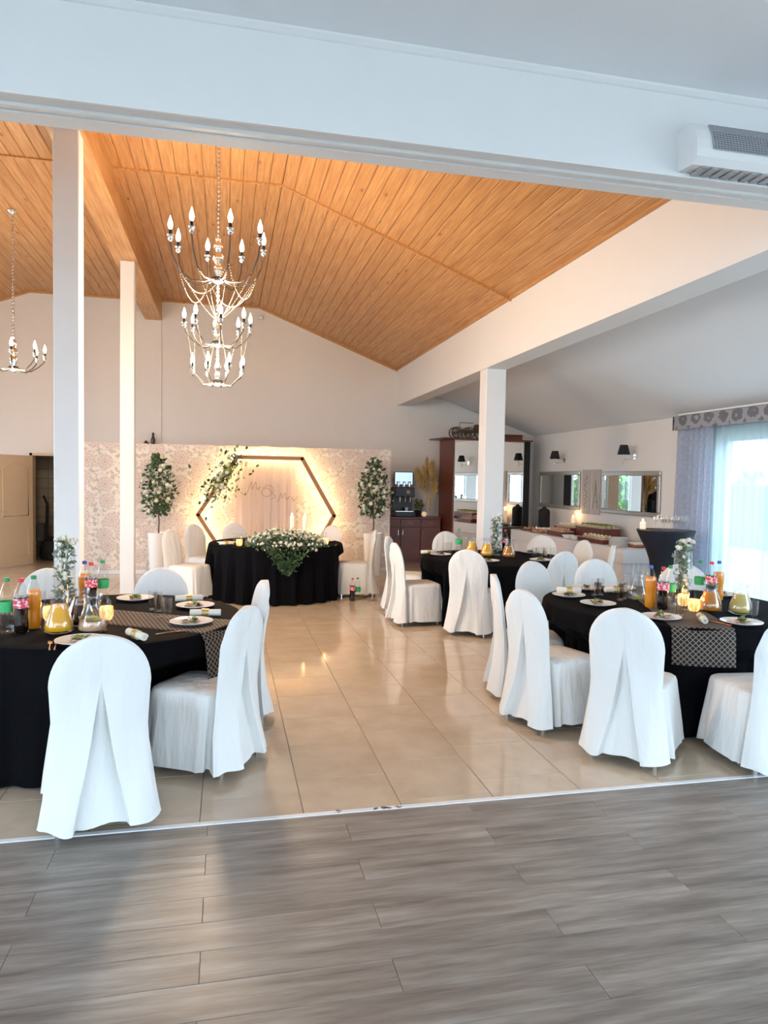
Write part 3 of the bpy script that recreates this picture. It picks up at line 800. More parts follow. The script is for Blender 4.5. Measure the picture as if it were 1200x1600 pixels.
# left table
bottle(-1.26, 4.50, 'lime', 'clear lemonade bottle with green label, leftmost on the left table')
bottle(-1.175, 4.47, 'cola', 'cola bottle with red label in the front row of the left table')
bottle(-1.135, 4.585, 'orange', 'orange soda bottle with green cap on the left table')
jug(-.965, 4.45, 'juice', 'glass jug full of orange juice on the left table', .165, rz=-.3)
jug(-.775, 4.44, 'peach_water', 'clear glass jug with a little fruit drink beside the orange juice jug', .07, rz=-.3, fruit=True)
jug(-.885, 4.66, 'cola', 'glass jug of dark drink behind the two front jugs', .13, rz=-.2)
tealight(-1.10, 4.83, 'amber glowing tealight holder behind the orange juice jug')
tealight(-.755, 4.80, 'amber glowing tealight holder right of the jugs on the left table')
vase(-1.09, 5.20, 'tall glass vase of white flowers on the left table', seed=4)
bottle(-.985, 5.33, 'orange_blue', 'orange soda bottle with blue cap beside the vase on the left table')
bottle(-.925, 5.24, 'cola', 'cola bottle with red cap at the far side of the left table')
bottle(-.87, 5.37, 'lime', 'lemonade bottle with green cap at the far side of the left table')
plate(-.665, 5.54, 'white plate of salad on the far side of the left table')
plate(-.215, 5.18, 'white plate of salad next to the far right glasses of the left table')
plate(-.215, 4.60, 'white plate with ham and salad nearest the sideways chair', food='salad_green')
plate(-.79, 4.16, 'white plate half hidden behind the nearest chair on the left table')
napkin(-.135, 4.83, -.1, 'rolled napkin with gold band between two plates on the left table')
napkin(-.50, 4.21, -1.0, 'rolled napkin with gold band showing beside the nearest chair back')
napkin(-.27, 5.42, .1, 'rolled napkin standing behind the glasses on the left table')
for (x, y), l in zip([(-.375, 4.79), (-.43, 4.82), (-.46, 5.06), (-.50, 5.12), (-1.27, 5.08), (-1.24, 5.20)],
    ['front right clear tumbler of the pair near the ham plate', 'front left clear tumbler of the pair near the ham plate', 'clear tumbler before the facing chair on the left table, right one', 'clear tumbler before the facing chair on the left table, left one', 'clear tumbler behind the orange soda bottle, left one', 'clear tumbler behind the orange soda bottle, right one']):
    tumbler(x, y, l)
fork(-.315, 4.34, -1.1, 'copper fork lying near the right rim of the left table')
fork(-.935, 4.10, .2, 'copper fork left of the half hidden plate'); fork(-.905, 4.10, .15, 'second copper fork close beside the half hidden plate')
# right table
bottle(3.155, 4.76, 'orange_blue', 'orange soda bottle with blue cap, front of the right table')
bottle(3.195, 4.66, 'cola', 'cola bottle with red label, front of the right table')
bottle(3.31, 4.74, 'lime', 'lemonade bottle with green label between cola and vase on the right table')
jug(3.27, 5.10, None, 'glass jug of water left of the orange soda on the right table', .0, rz=2.8, fruit=True)
jug(3.52, 4.55, 'amber_tea', 'glass jug of amber tea on the right table', .15, rz=1.2)
jug(3.69, 4.44, 'lemonade', 'glass jug of cloudy lemonade on the right table', .15, rz=-.2)
tealight(3.405, 4.58, 'amber glowing tealight holder in front of the vase on the right table')
tealight(3.47, 4.80, 'amber tealight holder close behind another on the right table')
vase(3.545, 4.92, 'tall glass vase of white flowers on the right table', seed=8, h=.41)
bottle(3.80, 5.05, 'lime', 'lemonade bottle with green label behind the tea jug'); bottle(3.83, 4.95, 'cola', 'cola bottle directly behind the tea jug'); bottle(3.93, 4.99, 'orange_blue', 'orange soda bottle behind the tea jug')
plate(2.76, 5.30, 'white plate with napkin on it at the left rim of the right table'); plate(2.80, 4.90, 'white plate of salad in front of the side-on chair'); plate(2.97, 4.34, 'white plate of salad behind the front centre chair')
plate(3.42, 4.10, 'white plate of salad in front of the cut-off chair'); plate(3.42, 5.62, 'white plate of salad at the far rim of the right table')
plate(3.10, 5.64, 'white plate of salad at the far left rim of the right table'); plate(4.12, 5.20, 'white plate of snacks at the far right rim of the right table', food='meat')
napkin(2.76, 5.30, -.1, 'rolled napkin lying on a plate at the left rim of the right table', TZ+.03); napkin(2.86, 5.50, -.1, 'rolled napkin at the far left rim of the right table'); napkin(3.19, 4.20, 1.1, 'rolled napkin beside the lattice runner')
napkin(3.27, 5.44, 0, 'rolled napkin before the facing chair of the right table')
for (x, y), l in zip([(2.93, 5.14), (3.02, 5.34), (3.08, 5.36), (3.10, 5.08), (3.16, 5.14), (3.17, 4.42), (3.10, 4.40), (3.60, 4.20), (3.34, 4.60)],
    ['clear tumbler left of the others on the right table', 'clear tumbler behind the leftmost plate, left one', 'clear tumbler behind the leftmost plate, right one', 'clear tumbler in the middle pair left of the water jug', 'clear tumbler touching the water jug', 'clear tumbler right of the pair behind the front centre chair', 'clear tumbler left of the pair behind the front centre chair', 'clear tumbler at the picture edge on the right table', 'clear tumbler beside the front tealight on the right table']):
    tumbler(x, y, l, .14)
fork(3.27, 4.14, .3, 'fork left of the plate at the cut-off chair')
# table by the column
vase(3.35, 8.42, 'tall glass vase of white flowers in front of the white column', h=.42, seed=13)
jug(3.20, 8.33, 'juice', 'glass jug of orange juice on the table by the column', .16, rz=2.6); jug(3.06, 8.50, 'juice', 'second orange juice jug behind on the table by the column', .16, rz=2.6)
jug(3.42, 8.16, 'amber_tea', 'glass jug of amber tea on the table by the column', .14, rz=.2)
bottle(3.50, 8.48, 'cola', 'cola bottle on the table by the column'); bottle(2.93, 8.64, 'lime', 'lemonade bottle on the table by the column')
plate(2.62, 8.42, 'white plate of salad at the left rim of the table by the column'); plate(3.66, 7.75, 'white plate of salad at the near rim of the table by the column'); plate(2.98, 7.72, 'white plate behind the pleated chair at the table by the column'); plate(3.92, 8.62, 'white plate at the right rim of the table by the column')
napkin(2.52, 8.62, .1, 'rolled napkin at the left rim of the table by the column'); napkin(2.78, 7.90, .2, 'rolled napkin beside the pleated chair back'); napkin(4.0, 8.35, 1.2, 'rolled napkin at the right rim of the table by the column')
for k, (x, y) in enumerate([(3.70, 8.02), (3.77, 8.08), (3.80, 7.98), (3.88, 8.10), (3.95, 8.05), (2.78, 8.75), (2.86, 8.80)]):
    tumbler(x, y, (['leftmost', 'second', 'third', 'fourth', 'rightmost'][k]+' clear tumbler from the left in the cluster on the column table') if k < 5 else ['left', 'right'][k-5]+' clear tumbler of the pair before the chair at the brown dresser', grp='tumblers clustered on the column table' if k < 5 else 'tumblers at the dresser side of the column table')
# bridal table
def candle(x, y, z, h, r, label, grp=None):
    t = thing('pillar_candle', label, 'candle', (x, y, z), 0, grp)
    MB().lathe([(r, 0), (r, h-.004), (r*.9, h), (r*.4, h-.006), (0, h-.006)], 18).build('wax', 'candle_wax', t)
    MB().tube([(0, 0, h-.006), (0, 0, h+.008)], .0015, 5).build('wick', 'wire_black', t)
    MB().ball((0, 0, h+.024), .009, 8, 7, (1, 1, 2.1)).build('flame', 'flame', t)
    l = bpy.data.lights.new('flame_light', 'POINT'); l.energy = 1.2; l.color = (1, .50, .20); l.shadow_soft_size = .02
    lo = bpy.data.objects.new('flame_light', l); COL.objects.link(lo); lo.parent = t; lo.location = (0, 0, h+.06)
    return t
tealight(.17, 9.78, 'amber tealight holder left of the bridal flowers'); tealight(1.38, 9.95, 'amber tealight holder right of the bridal flowers')
for k, (x, y, h) in enumerate([(.97, 10.75, .36), (1.16, 10.7, .35)]):
    candle(x, y, TZ+.002, h, .03, ['tall white candle behind the bridal flowers, left of two', 'tall white candle behind the bridal flowers, right of two'][k])
for k, (x, y) in enumerate([(.12, 10.0), (.20, 9.92), (.28, 10.05), (1.32, 10.15), (1.40, 10.2)]):
    tumbler(x, y, ['leftmost clear tumbler at the left end of the bridal table', 'middle clear tumbler at the left end of the bridal table', 'third clear tumbler, nearest the bridal flowers on their left', 'clear tumbler right of the bridal flowers, nearer the flowers', 'clear tumbler right of the bridal flowers, nearer the table end'][k], .15, grp='tumblers left on the bridal table' if k < 3 else 'tumblers right on the bridal table')
plate(.0, 10.12, 'white plate on the left end of the bridal table'); plate(1.45, 10.4, 'white plate on the right end of the bridal table')
napkin(.00, 9.88, .2, 'rolled napkin on the left end of the bridal table')
bq = thing('bridal_bouquet', 'large white flower arrangement with greenery spilling over the bridal table front', 'flowers', (.78, 9.62, TZ))
rg = random.Random(5)
def bq_pt():
    u = rg.uniform(-1, 1); q = math.sqrt(1-u*u); return (u*.52, rg.uniform(-.16, .22), rg.uniform(.01, .03+.20*q))
pts = [bq_pt() for _ in range(700)]
spill = []
for _ in range(700):
    t_ = rg.random()**.8; x_ = rg.gauss(0, .21*(1-t_)+.04); spill.append((x_, -.29-.03*rg.random()-.05*math.sin(t_*3), .05-.38*t_*math.exp(-(x_/.28)**2)))
foliage(bq, pts, .05, 'leaf_grey', 1); foliage(bq, pts[::2], .05, 'leaf_green', 2, name='leaves')
foliage(bq, spill, .045, 'leaf_dark', 3, name='trailing_leaves'); foliage(bq, spill[::2], .04, 'leaf_green', 4, name='trailing_leaves')
for k in range(170):
    p = bq_pt(); n_ = Vector((p[0]*1.3, p[1]-.3, p[2]+.1)); u_ = p[0]/.52; zt = .05+.20*math.sqrt(max(0, 1-u_*u_))
    rose(bq, (p[0], -.20+rg.uniform(-.03, .33), zt*rg.uniform(.55, 1.0)) if k < 130 else (rg.gauss(0, .28), -.30, rg.uniform(-.03, .08)), rg.uniform(.020, .034), n_, ROSE_W if k % 4 else ROSE_C)
# bottles on the floor by the bridal table
bottle(1.72, 9.62, 'cola', 'cola bottle standing on the floor beside the bridal table', 0); bottle(1.80, 9.66, 'lime', 'lemonade bottle standing on the floor beside the bridal table', 0)

# ------------------------------------------------------------------ chandeliers
def chain_links(mb, z0, z1, s=.030):
    n = int((z0-z1)/(s*.72)); 
    for k in range(n):
        zc = z0-(k+.5)*s*.72; pts = []
        for i in range(8):
            a_ = 2*PI*i/8; u, v_ = .014*math.cos(a_), s*.5*math.sin(a_)
            pts.append((u, 0, zc+v_) if k % 2 else (0, u, zc+v_))
        mb.tube(pts, .0055, 5, True)
def beads(mb, p0, p1, sag, n, r):
    p0, p1 = Vector(p0), Vector(p1)
    for k in range(n+1):
        t = k/n; p = p0.lerp(p1, t); p.z -= sag*4*t*(1-t); mb.ball(p, r, 5, 3)
bulb_me = MB().lathe([(.010, 0), (.019, .02), (.024, .045), (.019, .075), (.009, .105), (.002, .13), (0, .132)], 12).mesh('bulb', 'bulb_glow')
sleeve_me = MB().lathe([(.016, 0), (.016, .06), (.012, .064)], 10).mesh('candle_sleeve', 'dark_metal')
cup_me = MB().lathe([(.008, -.05), (.024, -.035), (.028, -.02), (.014, -.004), (.030, .0), (.036, .012), (.030, .014), (.012, .004)], 12, caps=False).mesh('drip_cup', 'chrome')
def tier(t, zh, R, rise, n, ph, sc=1.0):
    MB().lathe([(0, -.045), (.02, -.04), (.065*sc, -.02), (.075*sc, 0), (.065*sc, .02), (.02, .03)], 18, (0, 0, zh)).build('hub', 'dark_metal', t)
    for k in range(n):
        a_ = ph+2*PI*k/n; c_, s_ = math.cos(a_), math.sin(a_)
        prof = [(.05*sc, .0), (R*.3, -.03), (R*.55, -.035), (R*.8, .03), (R*.95, rise*.5), (R, rise-.05)]
        pts = []
        for i in range(len(prof)-1):
            for q in (0, .5): pts.append((lerp(prof[i][0], prof[i+1][0], q), lerp(prof[i][1], prof[i+1][1], q)))
        pts.append(prof[-1])
        arm = MB().tube([(r*c_, r*s_, zh+z) for r, z in pts], .0075*sc, 8).build('arm', 'lamp_metal', t)
        p = (R*c_, R*s_, zh+rise)
        for nm, me in (('drip_cup', cup_me), ('candle_sleeve', sleeve_me)):
            o = link(nm, me, arm, p); o.scale = (sc, sc, sc)
        o = link('bulb', bulb_me, arm, (p[0], p[1], p[2]+.062*sc)); o.scale = (sc, sc, sc)
    l = bpy.data.lights.new('chandelier_light', 'POINT'); l.energy = CHANDELIER_W*n/8*sc; l.color = (1, .76, .52); l.shadow_soft_size = .18
    lo = bpy.data.objects.new('chandelier_light', l); COL.objects.link(lo); lo.parent = t; lo.location = (0, 0, zh-.12)
def chandelier(x, y, tiers, label, zc=ZF-.002):
    t = thing('chandelier', label, 'chandelier', (x, y, zc))
    MB().lathe([(.065, 0), (.068, -.012), (.045, -.035), (.02, -.055), (0, -.06)], 20).build('canopy', 'chrome', t)
    z0 = tiers[0][0]-zc
    mb = MB(); chain_links(mb, -.055, z0+.42); mb.build('chain', 'chrome', t)
    zs_ = [tt[0]-zc for tt in tiers]
    pr_ = [(.012, .42), (.026, .40), (.02, .37), (.038, .34), (.042, .31), (.02, .27), (.052, .23), (.056, .20), (.022, .15), (.048, .11), (.05, .08), (.025, .03), (.03, 0)]
    MB().lathe(list(reversed([(r, z0+z) for r, z in pr_])), 16).build('stem', 'chrome', t)
    for k, (zt, R, rise, n, ph, sc) in enumerate(tiers):
        tier(t, zt-zc, R, rise, n, ph, sc)
        if k+1 < len(tiers):
            z1 = tiers[k+1][0]-zc; R1 = tiers[k+1][1]
            mb = MB(); chain_links(mb, zt-zc-.04, z1+.20); mb.build('chain', 'chrome', t)
            MB().lathe([(.02, 0), (.032, .06), (.018, .10), (.034, .14), (.012, .20)], 14, (0, 0, z1)).build('stem', 'chrome', t)
            for i in range(8):
                a_ = ph+2*PI*i/8; mb = MB()
                beads(mb, (R*.93*math.cos(a_), R*.93*math.sin(a_), zt-zc+.16*sc), (.03*math.cos(a_), .03*math.sin(a_), z1+.24) if k == 0 else (R1*.92*math.cos(a_+.35), R1*.92*math.sin(a_+.35), z1+.08), .06 if k == 0 else .02, 34 if k == 0 else 24, .0055)
                mb.build('bead_strand', 'bead_glass', t)
    mb = MB()
    if len(tiers) > 1:
        R = tiers[0][1]; zt = tiers[0][0]-zc
        for i in range(4):
            a_ = tiers[0][4]+2*PI*i/4; b_ = a_+PI/2
            mb2 = MB(); beads(mb2, (R*.85*math.cos(a_), R*.85*math.sin(a_), zt+.08), (R*.85*math.cos(b_), R*.85*math.sin(b_), zt+.08), .28, 44, .0065); mb2.build('bead_strand', 'bead_glass', t)
    return t
chandelier(-.10, 7.25, [(3.64, .46, .35, 8, .25, 1.0), (3.02, .32, .17, 8, .1, .8), (2.64, .26, .12, 8, .45, .72)], 'three-tier chrome chandelier with bead strands and lit candle bulbs under the wooden ceiling')
chandelier(-2.73, 10.1, [(3.07, .37, .17, 8, .2, .85)], 'single-tier chrome chandelier at the left edge, hanging on a long chain')

# ------------------------------------------------------------------ floral panel with hexagon, greenery and lettering
YP = 12.70
fp = thing('floral_panel', 'tall free-standing panel printed with pale pink flowers behind the bridal table', 'backdrop', (0, YP, 0))
V = []; F = []
n = 60
top = [2.245+.006*math.sin(i*1.1)+.004*math.sin(i*2.7) for i in range(n+1)]
for yy in (0, .05):
    for i in range(n+1):
        x = lerp(-2.70, 2.955, i/n); V += [(x, yy, .06), (x, yy, top[i])]
m_ = 2*(n+1)
for i in range(n):
    a_ = 2*i; F += [(a_, a_+2, a_+3, a_+1), (m_+a_, m_+a_+1, m_+a_+3, m_+a_+2), (a_+1, a_+3, m_+a_+3, m_+a_+1), (a_, m_+a_, m_+a_+2, a_+2)]
F += [(0, 1, m_+1, m_), (2*n, m_+2*n, m_+2*n+1, 2*n+1)]
MB().add(V, F).build('printed_sheet', 'floral_print', fp, False)
mb = MB(); mb.box(-2.70, 2.955, -.012, .06, 0, .065, .004); mb.build('plinth', 'strip_white', fp, False)
# hexagon: flat wooden frame standing before the panel, led strip behind it
YHX = 12.42
k = YHX/12.65
cxh = .72*k
hexp = [(-.49, 1.03), (.17, 2.05), (1.31, 2.05), (1.90, 1.03), (1.31, .03), (.17, .03)]
hexp = [(x*k, 1.7+(z-1.7)*k) for x, z in hexp]
hexp[4] = (hexp[4][0], .02); hexp[5] = (hexp[5][0], .02)
hx = thing('hexagon_arch', 'glowing wooden hexagon frame standing in front of the floral panel', 'decorative frame', (0, YHX, 0))
for i in range(6):
    (x0, z0), (x1, z1) = hexp[i], hexp[(i+1) % 6]; d = Vector((x1-x0, 0, z1-z0)); L = d.length; d.normalize(); nn = Vector((d.z, 0, -d.x))
    h = .032
    mb = MB(); e = .018
    P4 = [Vector((x0, 0, z0))-d*e+nn*h, Vector((x1, 0, z1))+d*e+nn*h, Vector((x1, 0, z1))+d*e-nn*h, Vector((x0, 0, z0))-d*e-nn*h]
    V = [(p.x, yy, max(p.z, 0)) for yy in (-.05, .05) for p in P4]
    mb.add(V, [(3, 2, 1, 0), (4, 5, 6, 7), (0, 1, 5, 4), (1, 2, 6, 5), (2, 3, 7, 6), (3, 0, 4, 7)])
    bar = mb.build('bar', 'frame_wood', hx, False)
    mb = MB(); q = .012
    P4 = [Vector((x0, 0, z0))+d*.03+nn*q, Vector((x1, 0, z1))-d*.03+nn*q, Vector((x1, 0, z1))-d*.03-nn*q, Vector((x0, 0, z0))+d*.03-nn*q]
    V = [(p.x, yy, max(p.z, .004)) for yy in (.051, .062) for p in P4]
    mb.add(V, [(3, 2, 1, 0), (4, 5, 6, 7), (0, 1, 5, 4), (1, 2, 6, 5), (2, 3, 7, 6), (3, 0, 4, 7)])
    mb.build('led_strip', 'led_strip', bar, False)
    mid = Vector(((x0+x1)/2, .11, (z0+z1)/2))
# pink voile hanging inside the hexagon
mb = MB(); mb.grid(lambda u, v_: (lerp(.14, 1.20, u), .018*math.sin(u*44)+.010*math.sin(u*97), lerp(.10, 1.985, v_)), 90, 10)
o = mb.build('voile_curtain', 'voile', None, True, (0, YHX+.10, 0)); tag(o, 'blush voile curtain hanging inside the wooden hexagon', 'curtain')
# wire lettering: Mr & Mrs
strokes = [
 [(374, 767), (380, 772), (387, 768), (391, 757), (393, 753), (394, 765), (397, 757), (400, 753), (401, 765), (404, 762)], [(404, 766), (405, 761), (408, 762)],
 [(411, 762), (420, 758), (427, 763), (424, 772), (415, 776), (409, 770), (413, 763), (421, 764), (425, 771), (431, 776), (424, 780)],
 [(432, 783), (436, 781), (439, 770), (441, 779), (445, 770), (447, 780), (450, 777)], [(450, 781), (451, 776), (454, 777)], [(459, 776), (455, 779), (459, 781), (456, 784), (464, 778)]]
lt = thing('lettering_sign', 'thin script lettering reading Mr & Mrs hanging before the voile', 'sign', (0, YHX, 0))
def smooth_line(P, sub=5):
    out = []; n = len(P)
    for i in range(n-1):
        p0, p1, p2, p3 = P[max(i-1, 0)], P[i], P[i+1], P[min(i+2, n-1)]
        for k in range(sub):
            t = k/sub; out.append(.5*((2*p1)+(p2-p0)*t+(2*p0-5*p1+4*p2-p3)*t*t+(3*p1-p0-3*p2+p3)*t**3))
    out.append(P[-1]); return out
for s_ in strokes:
    P = [PYp(x, y, YHX)-Vector((0, YHX, 0)) for x, y in s_]
    MB().tube(smooth_line(P), .0045, 6).build('letter_stroke', 'ink_gold', lt)
# greenery on the upper left corner of the hexagon
gl = thing('corner_greenery', 'leafy garland with white roses on the upper left of the hexagon', 'garland', (0, YHX-.08, 0))
A = Vector((hexp[1][0], 0, hexp[1][1])); B = Vector((hexp[0][0], 0, hexp[0][1])); rg = random.Random(31)
def gp(t, s): return A.lerp(B, t)+Vector((rg.gauss(0, s), rg.uniform(-.10, .0), rg.gauss(0, s)))
foliage(gl, [gp(rg.uniform(.02, .66), .12) for _ in range(240)], .075, 'leaf_grey', 41); foliage(gl, [gp(rg.uniform(.0, .68), .14) for _ in range(110)], .085, 'leaf_dark', 42, name='leaves')
foliage(gl, [gp(c_, .045) for c_ in (.22, .26, .45, .48) for _ in range(60)], .07, 'leaf_lime', 43, name='lime_blooms')
for k in range(16): rose(gl, gp(rg.uniform(.1, .6), .10)+Vector((0, -.06, 0)), .045, (rg.uniform(-.5, .5), -1, .3), ROSE_W if k % 3 else ROSE_C)
mb = MB()
for k in range(10): p = gp(rg.uniform(0, .6), .03); mb.tube([p, p+Vector((rg.uniform(-.18, .22), -.04, rg.uniform(-.1, .16)))], .003, 5)
mb.build('twigs', 'stem_brown', gl)
# white planters with flower trees
def planter_tree(x, y, label_p, label_t, seed):
    t = MB().lathe([(0, 0), (.135, 0), (.14, .01), (.175, .74), (.178, .75), (.165, .75), (.15, .62), (0, .62)], 32, caps=False).build('tall_planter', 'porcelain', None, True, (x, y, 0))
    tag(t, label_p, 'planter', 'tall white planters')
    tr_ = thing('flower_tree', label_t, 'plant', (x, y, .62), 0, 'small trees with white roses'); rg = random.Random(seed)
    MB().tube([(0, 0, 0), (.01, 0, .3), (-.005, 0, .6), (0, 0, 1.05)], [.013, .011, .010, .006], 8).build('trunk', 'stem_brown', tr_)
    def cp(s=1.0):
        zz = rg.uniform(.42, 1.42); q = interp([(.42, .16), (.6, .27), (.9, .36), (1.15, .24), (1.35, .12), (1.45, .04)], zz); v_ = sph(rg); return Vector((v_.x*q*s, v_.y*q*s, zz))
    foliage(tr_, [cp() for _ in range(420)], .085, 'leaf_dark', seed+1); foliage(tr_, [cp(1.05) for _ in range(240)], .085, 'leaf_green', seed+2, name='leaves'); foliage(tr_, [cp(1.15) for _ in range(60)], .07, 'leaf_grey', seed+3, name='leaves')
    for k in range(26):
        p = cp(.95); d = Vector((p.x, p.y-.25, .1)); p.y = -abs(p.y)-.03; rose(tr_, p, .050, d, ROSE_W if k % 3 else ROSE_C)
planter_tree(-1.115, 12.30, 'tall white tapered planter beside the slender column', 'little tree with white roses beside the slender column', 61)
planter_tree(2.54, 12.22, 'tall white tapered planter at the right end of the floral panel', 'little tree with white roses at the right end of the floral panel', 71)
# small dark statuette on a shelf just behind the panel top
st = thing('bracket_statuette', 'small dark statuette peeking over the top of the floral panel', 'ornament', (-1.45, YB-.09, 2.26))
MB().box(-.18, .18, -.08, .09, -.03, 0, .004).build('shelf_board', 'red_brown', st, False)
MB().lathe([(.07, 0), (.07, .03), (.03, .06), (.045, .12), (.03, .17), (.015, .21), (.028, .24), (0, .28)], 12, (.05, 0, 0)).build('figure', 'wire_black', st); MB().lathe([(.05, 0), (.05, .06), (.02, .10), (0, .12)], 10, (-.08, 0, 0)).build('figure', 'wire_black', st)
mb = MB(); mb.tube([(-1.262, YB-.012, 4.70), (-1.262, YB-.012, 2.0), (-1.262, YB-.012, 0.0)], .012, 8)
tag(mb.build('wall_conduit', 'strip_white'), 'thin vertical pipe running down the back wall below the pine beam', 'pipe')
mb = MB(); mb.box(.58, .68, YB-.06, YB-.0005, 4.83, 4.91, .01); tag(mb.build('motion_sensor', 'strip_white', smooth=False), 'small sensor box high on the back wall under the ceiling', 'sensor')

# ------------------------------------------------------------------ door and closet at the left
cl = MB(); cl.box(-4.6, -2.2, YB+1.3, YB+1.4, 0, 2.5); cl.box(-4.7, -4.6, YB+.2, YB+1.4, 0, 2.5); cl.box(-2.2, -2.1, YB+.2, YB+1.4, 0, 2.5)
struct(cl.build('wall_closet', 'closet_tile', smooth=False)); cl = MB(); cl.box(-4.7, -2.1, YB+.2, YB+1.4, 2.5, 2.6); struct(cl.build('ceiling', 'wall_paint', smooth=False), 'low ceiling of the closet')
fr = MB(); fr.box(-3.62, -3.575, YB-.03, YB+.22, 0, 2.085); fr.box(-2.79, -2.74, YB-.03, YB+.22, 0, 2.085); fr.box(-3.62, -2.74, YB-.03, YB+.22, 2.035, 2.085)
struct(fr.build('trim_6', 'door_cream', smooth=False))
dr = struct(thing('door_1', None, None, (-3.575, YB-.05, 0), math.atan2(-.735, -.365)), 'cream panelled door standing open at the left edge')
DW = .86
MB().box(0, DW, -.02, .02, .008, 2.03, .003).build('leaf', 'door_cream', dr, False)
def arch_panel(z0, z1, arch, nm):
    for yy, sg in ((.0195, 1), (-.0195, -1)):
        pts = [(.12, z0), (DW-.12, z0), (DW-.12, z1)]
        for i in range(1, 12): t = i/12; pts.append((lerp(DW-.12, .12, t), z1+arch*math.sin(PI*t)))
        pts.append((.12, z1))
        MB().tube([(x, yy, z) for x, z in pts], .012, 6, True).build(nm, 'door_cream', dr)
arch_panel(.92, 1.78, .10, 'panel_moulding'); arch_panel(.18, .80, 0, 'panel_moulding')
mb = MB()
for sg in (-1, 1): mb.tube([(DW-.06, 0, 1.03), (DW-.06, sg*.06, 1.03), (DW-.17, sg*.06, 1.03)], .009, 8)
mb.build('handle', 'chrome', dr)
vc = thing('cleaning_machine', 'black machine with tall bent handle inside the dark doorway', 'vacuum cleaner', (-3.36, YB+.62, 0))
mb = MB(); mb.lathe([(.0, 0), (.22, .02), (.25, .10), (.24, .25), (.20, .38), (.10, .44), (0, .45)], 20); mb.build('body', 'soft_black', vc)
MB().tube([(-.12, -.05, .3), (-.10, -.05, .75), (-.09, -.05, 1.1), (-.16, -.05, 1.27)], [.035, .03, .028, .02], 10).build('handle', 'soft_black', vc)
mb = MB(); mb.box(-.30, -.14, -.1, .1, .35, .72, .03); mb.build('bag', 'grill_dark', vc, False)

# ------------------------------------------------------------------ dresser, coffee corner, wardrobe
ds = thing('dresser', 'reddish brown dresser with three drawers and three doors against the back wall', 'dresser', (0, 0, 0))
x0, x1, yf, zt = 3.02, 4.30, 13.86, .95
MB().box(x0, x1, yf+.02, YB-.005, 0, zt-.04).build('body', 'red_brown', ds, False)
MB().box(x0-.02, x1, yf-.02, YB-.005, zt-.04, zt, .006).build('worktop', 'red_brown', ds, False)
nD = 3; wD = (x1-x0)/nD
for k in range(nD):
    a0, a1 = x0+k*wD+.006, x0+(k+1)*wD-.006
    dw = MB().box(a0, a1, yf, yf+.02, .75, .90, .005).build('drawer', 'red_brown', ds, False)
    MB().tube([((a0+a1)/2-.04, yf+.002, .83), ((a0+a1)/2-.04, yf-.02, .83), ((a0+a1)/2+.04, yf-.02, .83), ((a0+a1)/2+.04, yf+.002, .83)], .006, 6).build('handle', 'chrome', dw)
    dd = MB().box(a0, a1, yf, yf+.02, .06, .738, .005).build('door', 'red_brown', ds, False)
    hx_ = a1-.04 if k == 0 else a0+.04
    MB().tube([(hx_, yf+.002, .58), (hx_, yf-.02, .58), (hx_, yf-.02, .69), (hx_, yf+.002, .69)], .006, 6).build('handle', 'chrome', dd)
cm = thing('coffee_machine', 'black coffee machine on the dresser below the screen', 'coffee machine', (3.55, 14.06, zt+.001))
mb = MB(); mb.box(-.21, .20, -.13, .22, 0, .10, .01); mb.box(-.21, .20, .06, .22, .10, .60, .01); mb.box(-.21, .20, -.13, .22, .40, .60, .015); mb.build('housing', 'black_plastic', cm, False)
for k, xx in enumerate((-.12, .0, .11)): MB().lathe([(.03, 0), (.035, .09), (.03, .12), (0, .125)], 12, (xx, -.02, .60)).build('bean_hopper', 'chrome', cm)
for xx in (-.10, .02, .12): MB().tube([(xx, -.10, .42), (xx, -.10, .30)], .012, 8).build('spout', 'chrome', cm)
MB().box(-.19, .18, -.145, -.12, .10, .115, .003).build('drip_tray', 'chrome', cm, False)
MB().lathe([(.03, 0), (.04, .07), (.036, .07), (.028, .005), (0, .005)], 14, (.05, -.06, .116)).build('cup', 'porcelain', cm)
MB().box(.03, .10, -.135, -.128, .47, .54, .002).build('touch_panel', 'ham_pink', cm, False)
mn = thing('wall_screen', 'small lit screen on a wall arm above the coffee machine', 'monitor', (3.57, 14.16, 1.73))
MB().box(-.20, .20, -.02, .02, -.14, .14, .006).build('casing', 'black_plastic', mn, False); MB().box(-.185, .185, -.0225, -.0195, -.122, .125).build('display', 'screen_glow', mn, False); MB().tube([(-.12, .02, 0), (-.18, .10, -.02), (-.16, .235, -.02)], .02, 8).build('wall_arm', 'black_plastic', mn)
pm = thing('pampas_vase', 'tall bunch of dried golden pampas grass in a slim vase on the dresser', 'dried grass', (4.06, 13.98, zt+.001)); rg = random.Random(77)
MB().lathe([(.0, 0), (.05, 0), (.055, .15), (.045, .34), (.035, .40), (.03, .40), (.04, .3), (.0, .02)], 16, caps=False).build('slim_vase', 'clear_glass', pm)
for k in range(15):
    a_ = -1.0+2.0*k/14; hgt = rg.uniform(.95, 1.30)-.25*abs(a_); b = Vector((0, 0, .05)); e_ = Vector((math.sin(a_)*(.40 if a_ < 0 else .20), rg.uniform(-.16, .02), hgt)); 
    mid = Vector((math.sin(a_)*.14, e_.y*.4, hgt*.6))
    st_ = MB().tube(smooth_line([b, mid, e_], 4), .004, 5).build('stalk', 'pampas', pm)
    mb = MB(); dd_ = (e_-mid).normalized(); 
    for q in range(150):
        t = rg.random(); p = mid.lerp(e_, t*.95+.05); ww = .075*math.sin(PI*min(1, t+.12))**.7+.01
        v_ = sph(rg); v_ = (v_+dd_*1.6).normalized(); mb.leaf(p, v_, sph(rg), ww*1.8, .020)
    mb.build('plume', 'pampas', st_)
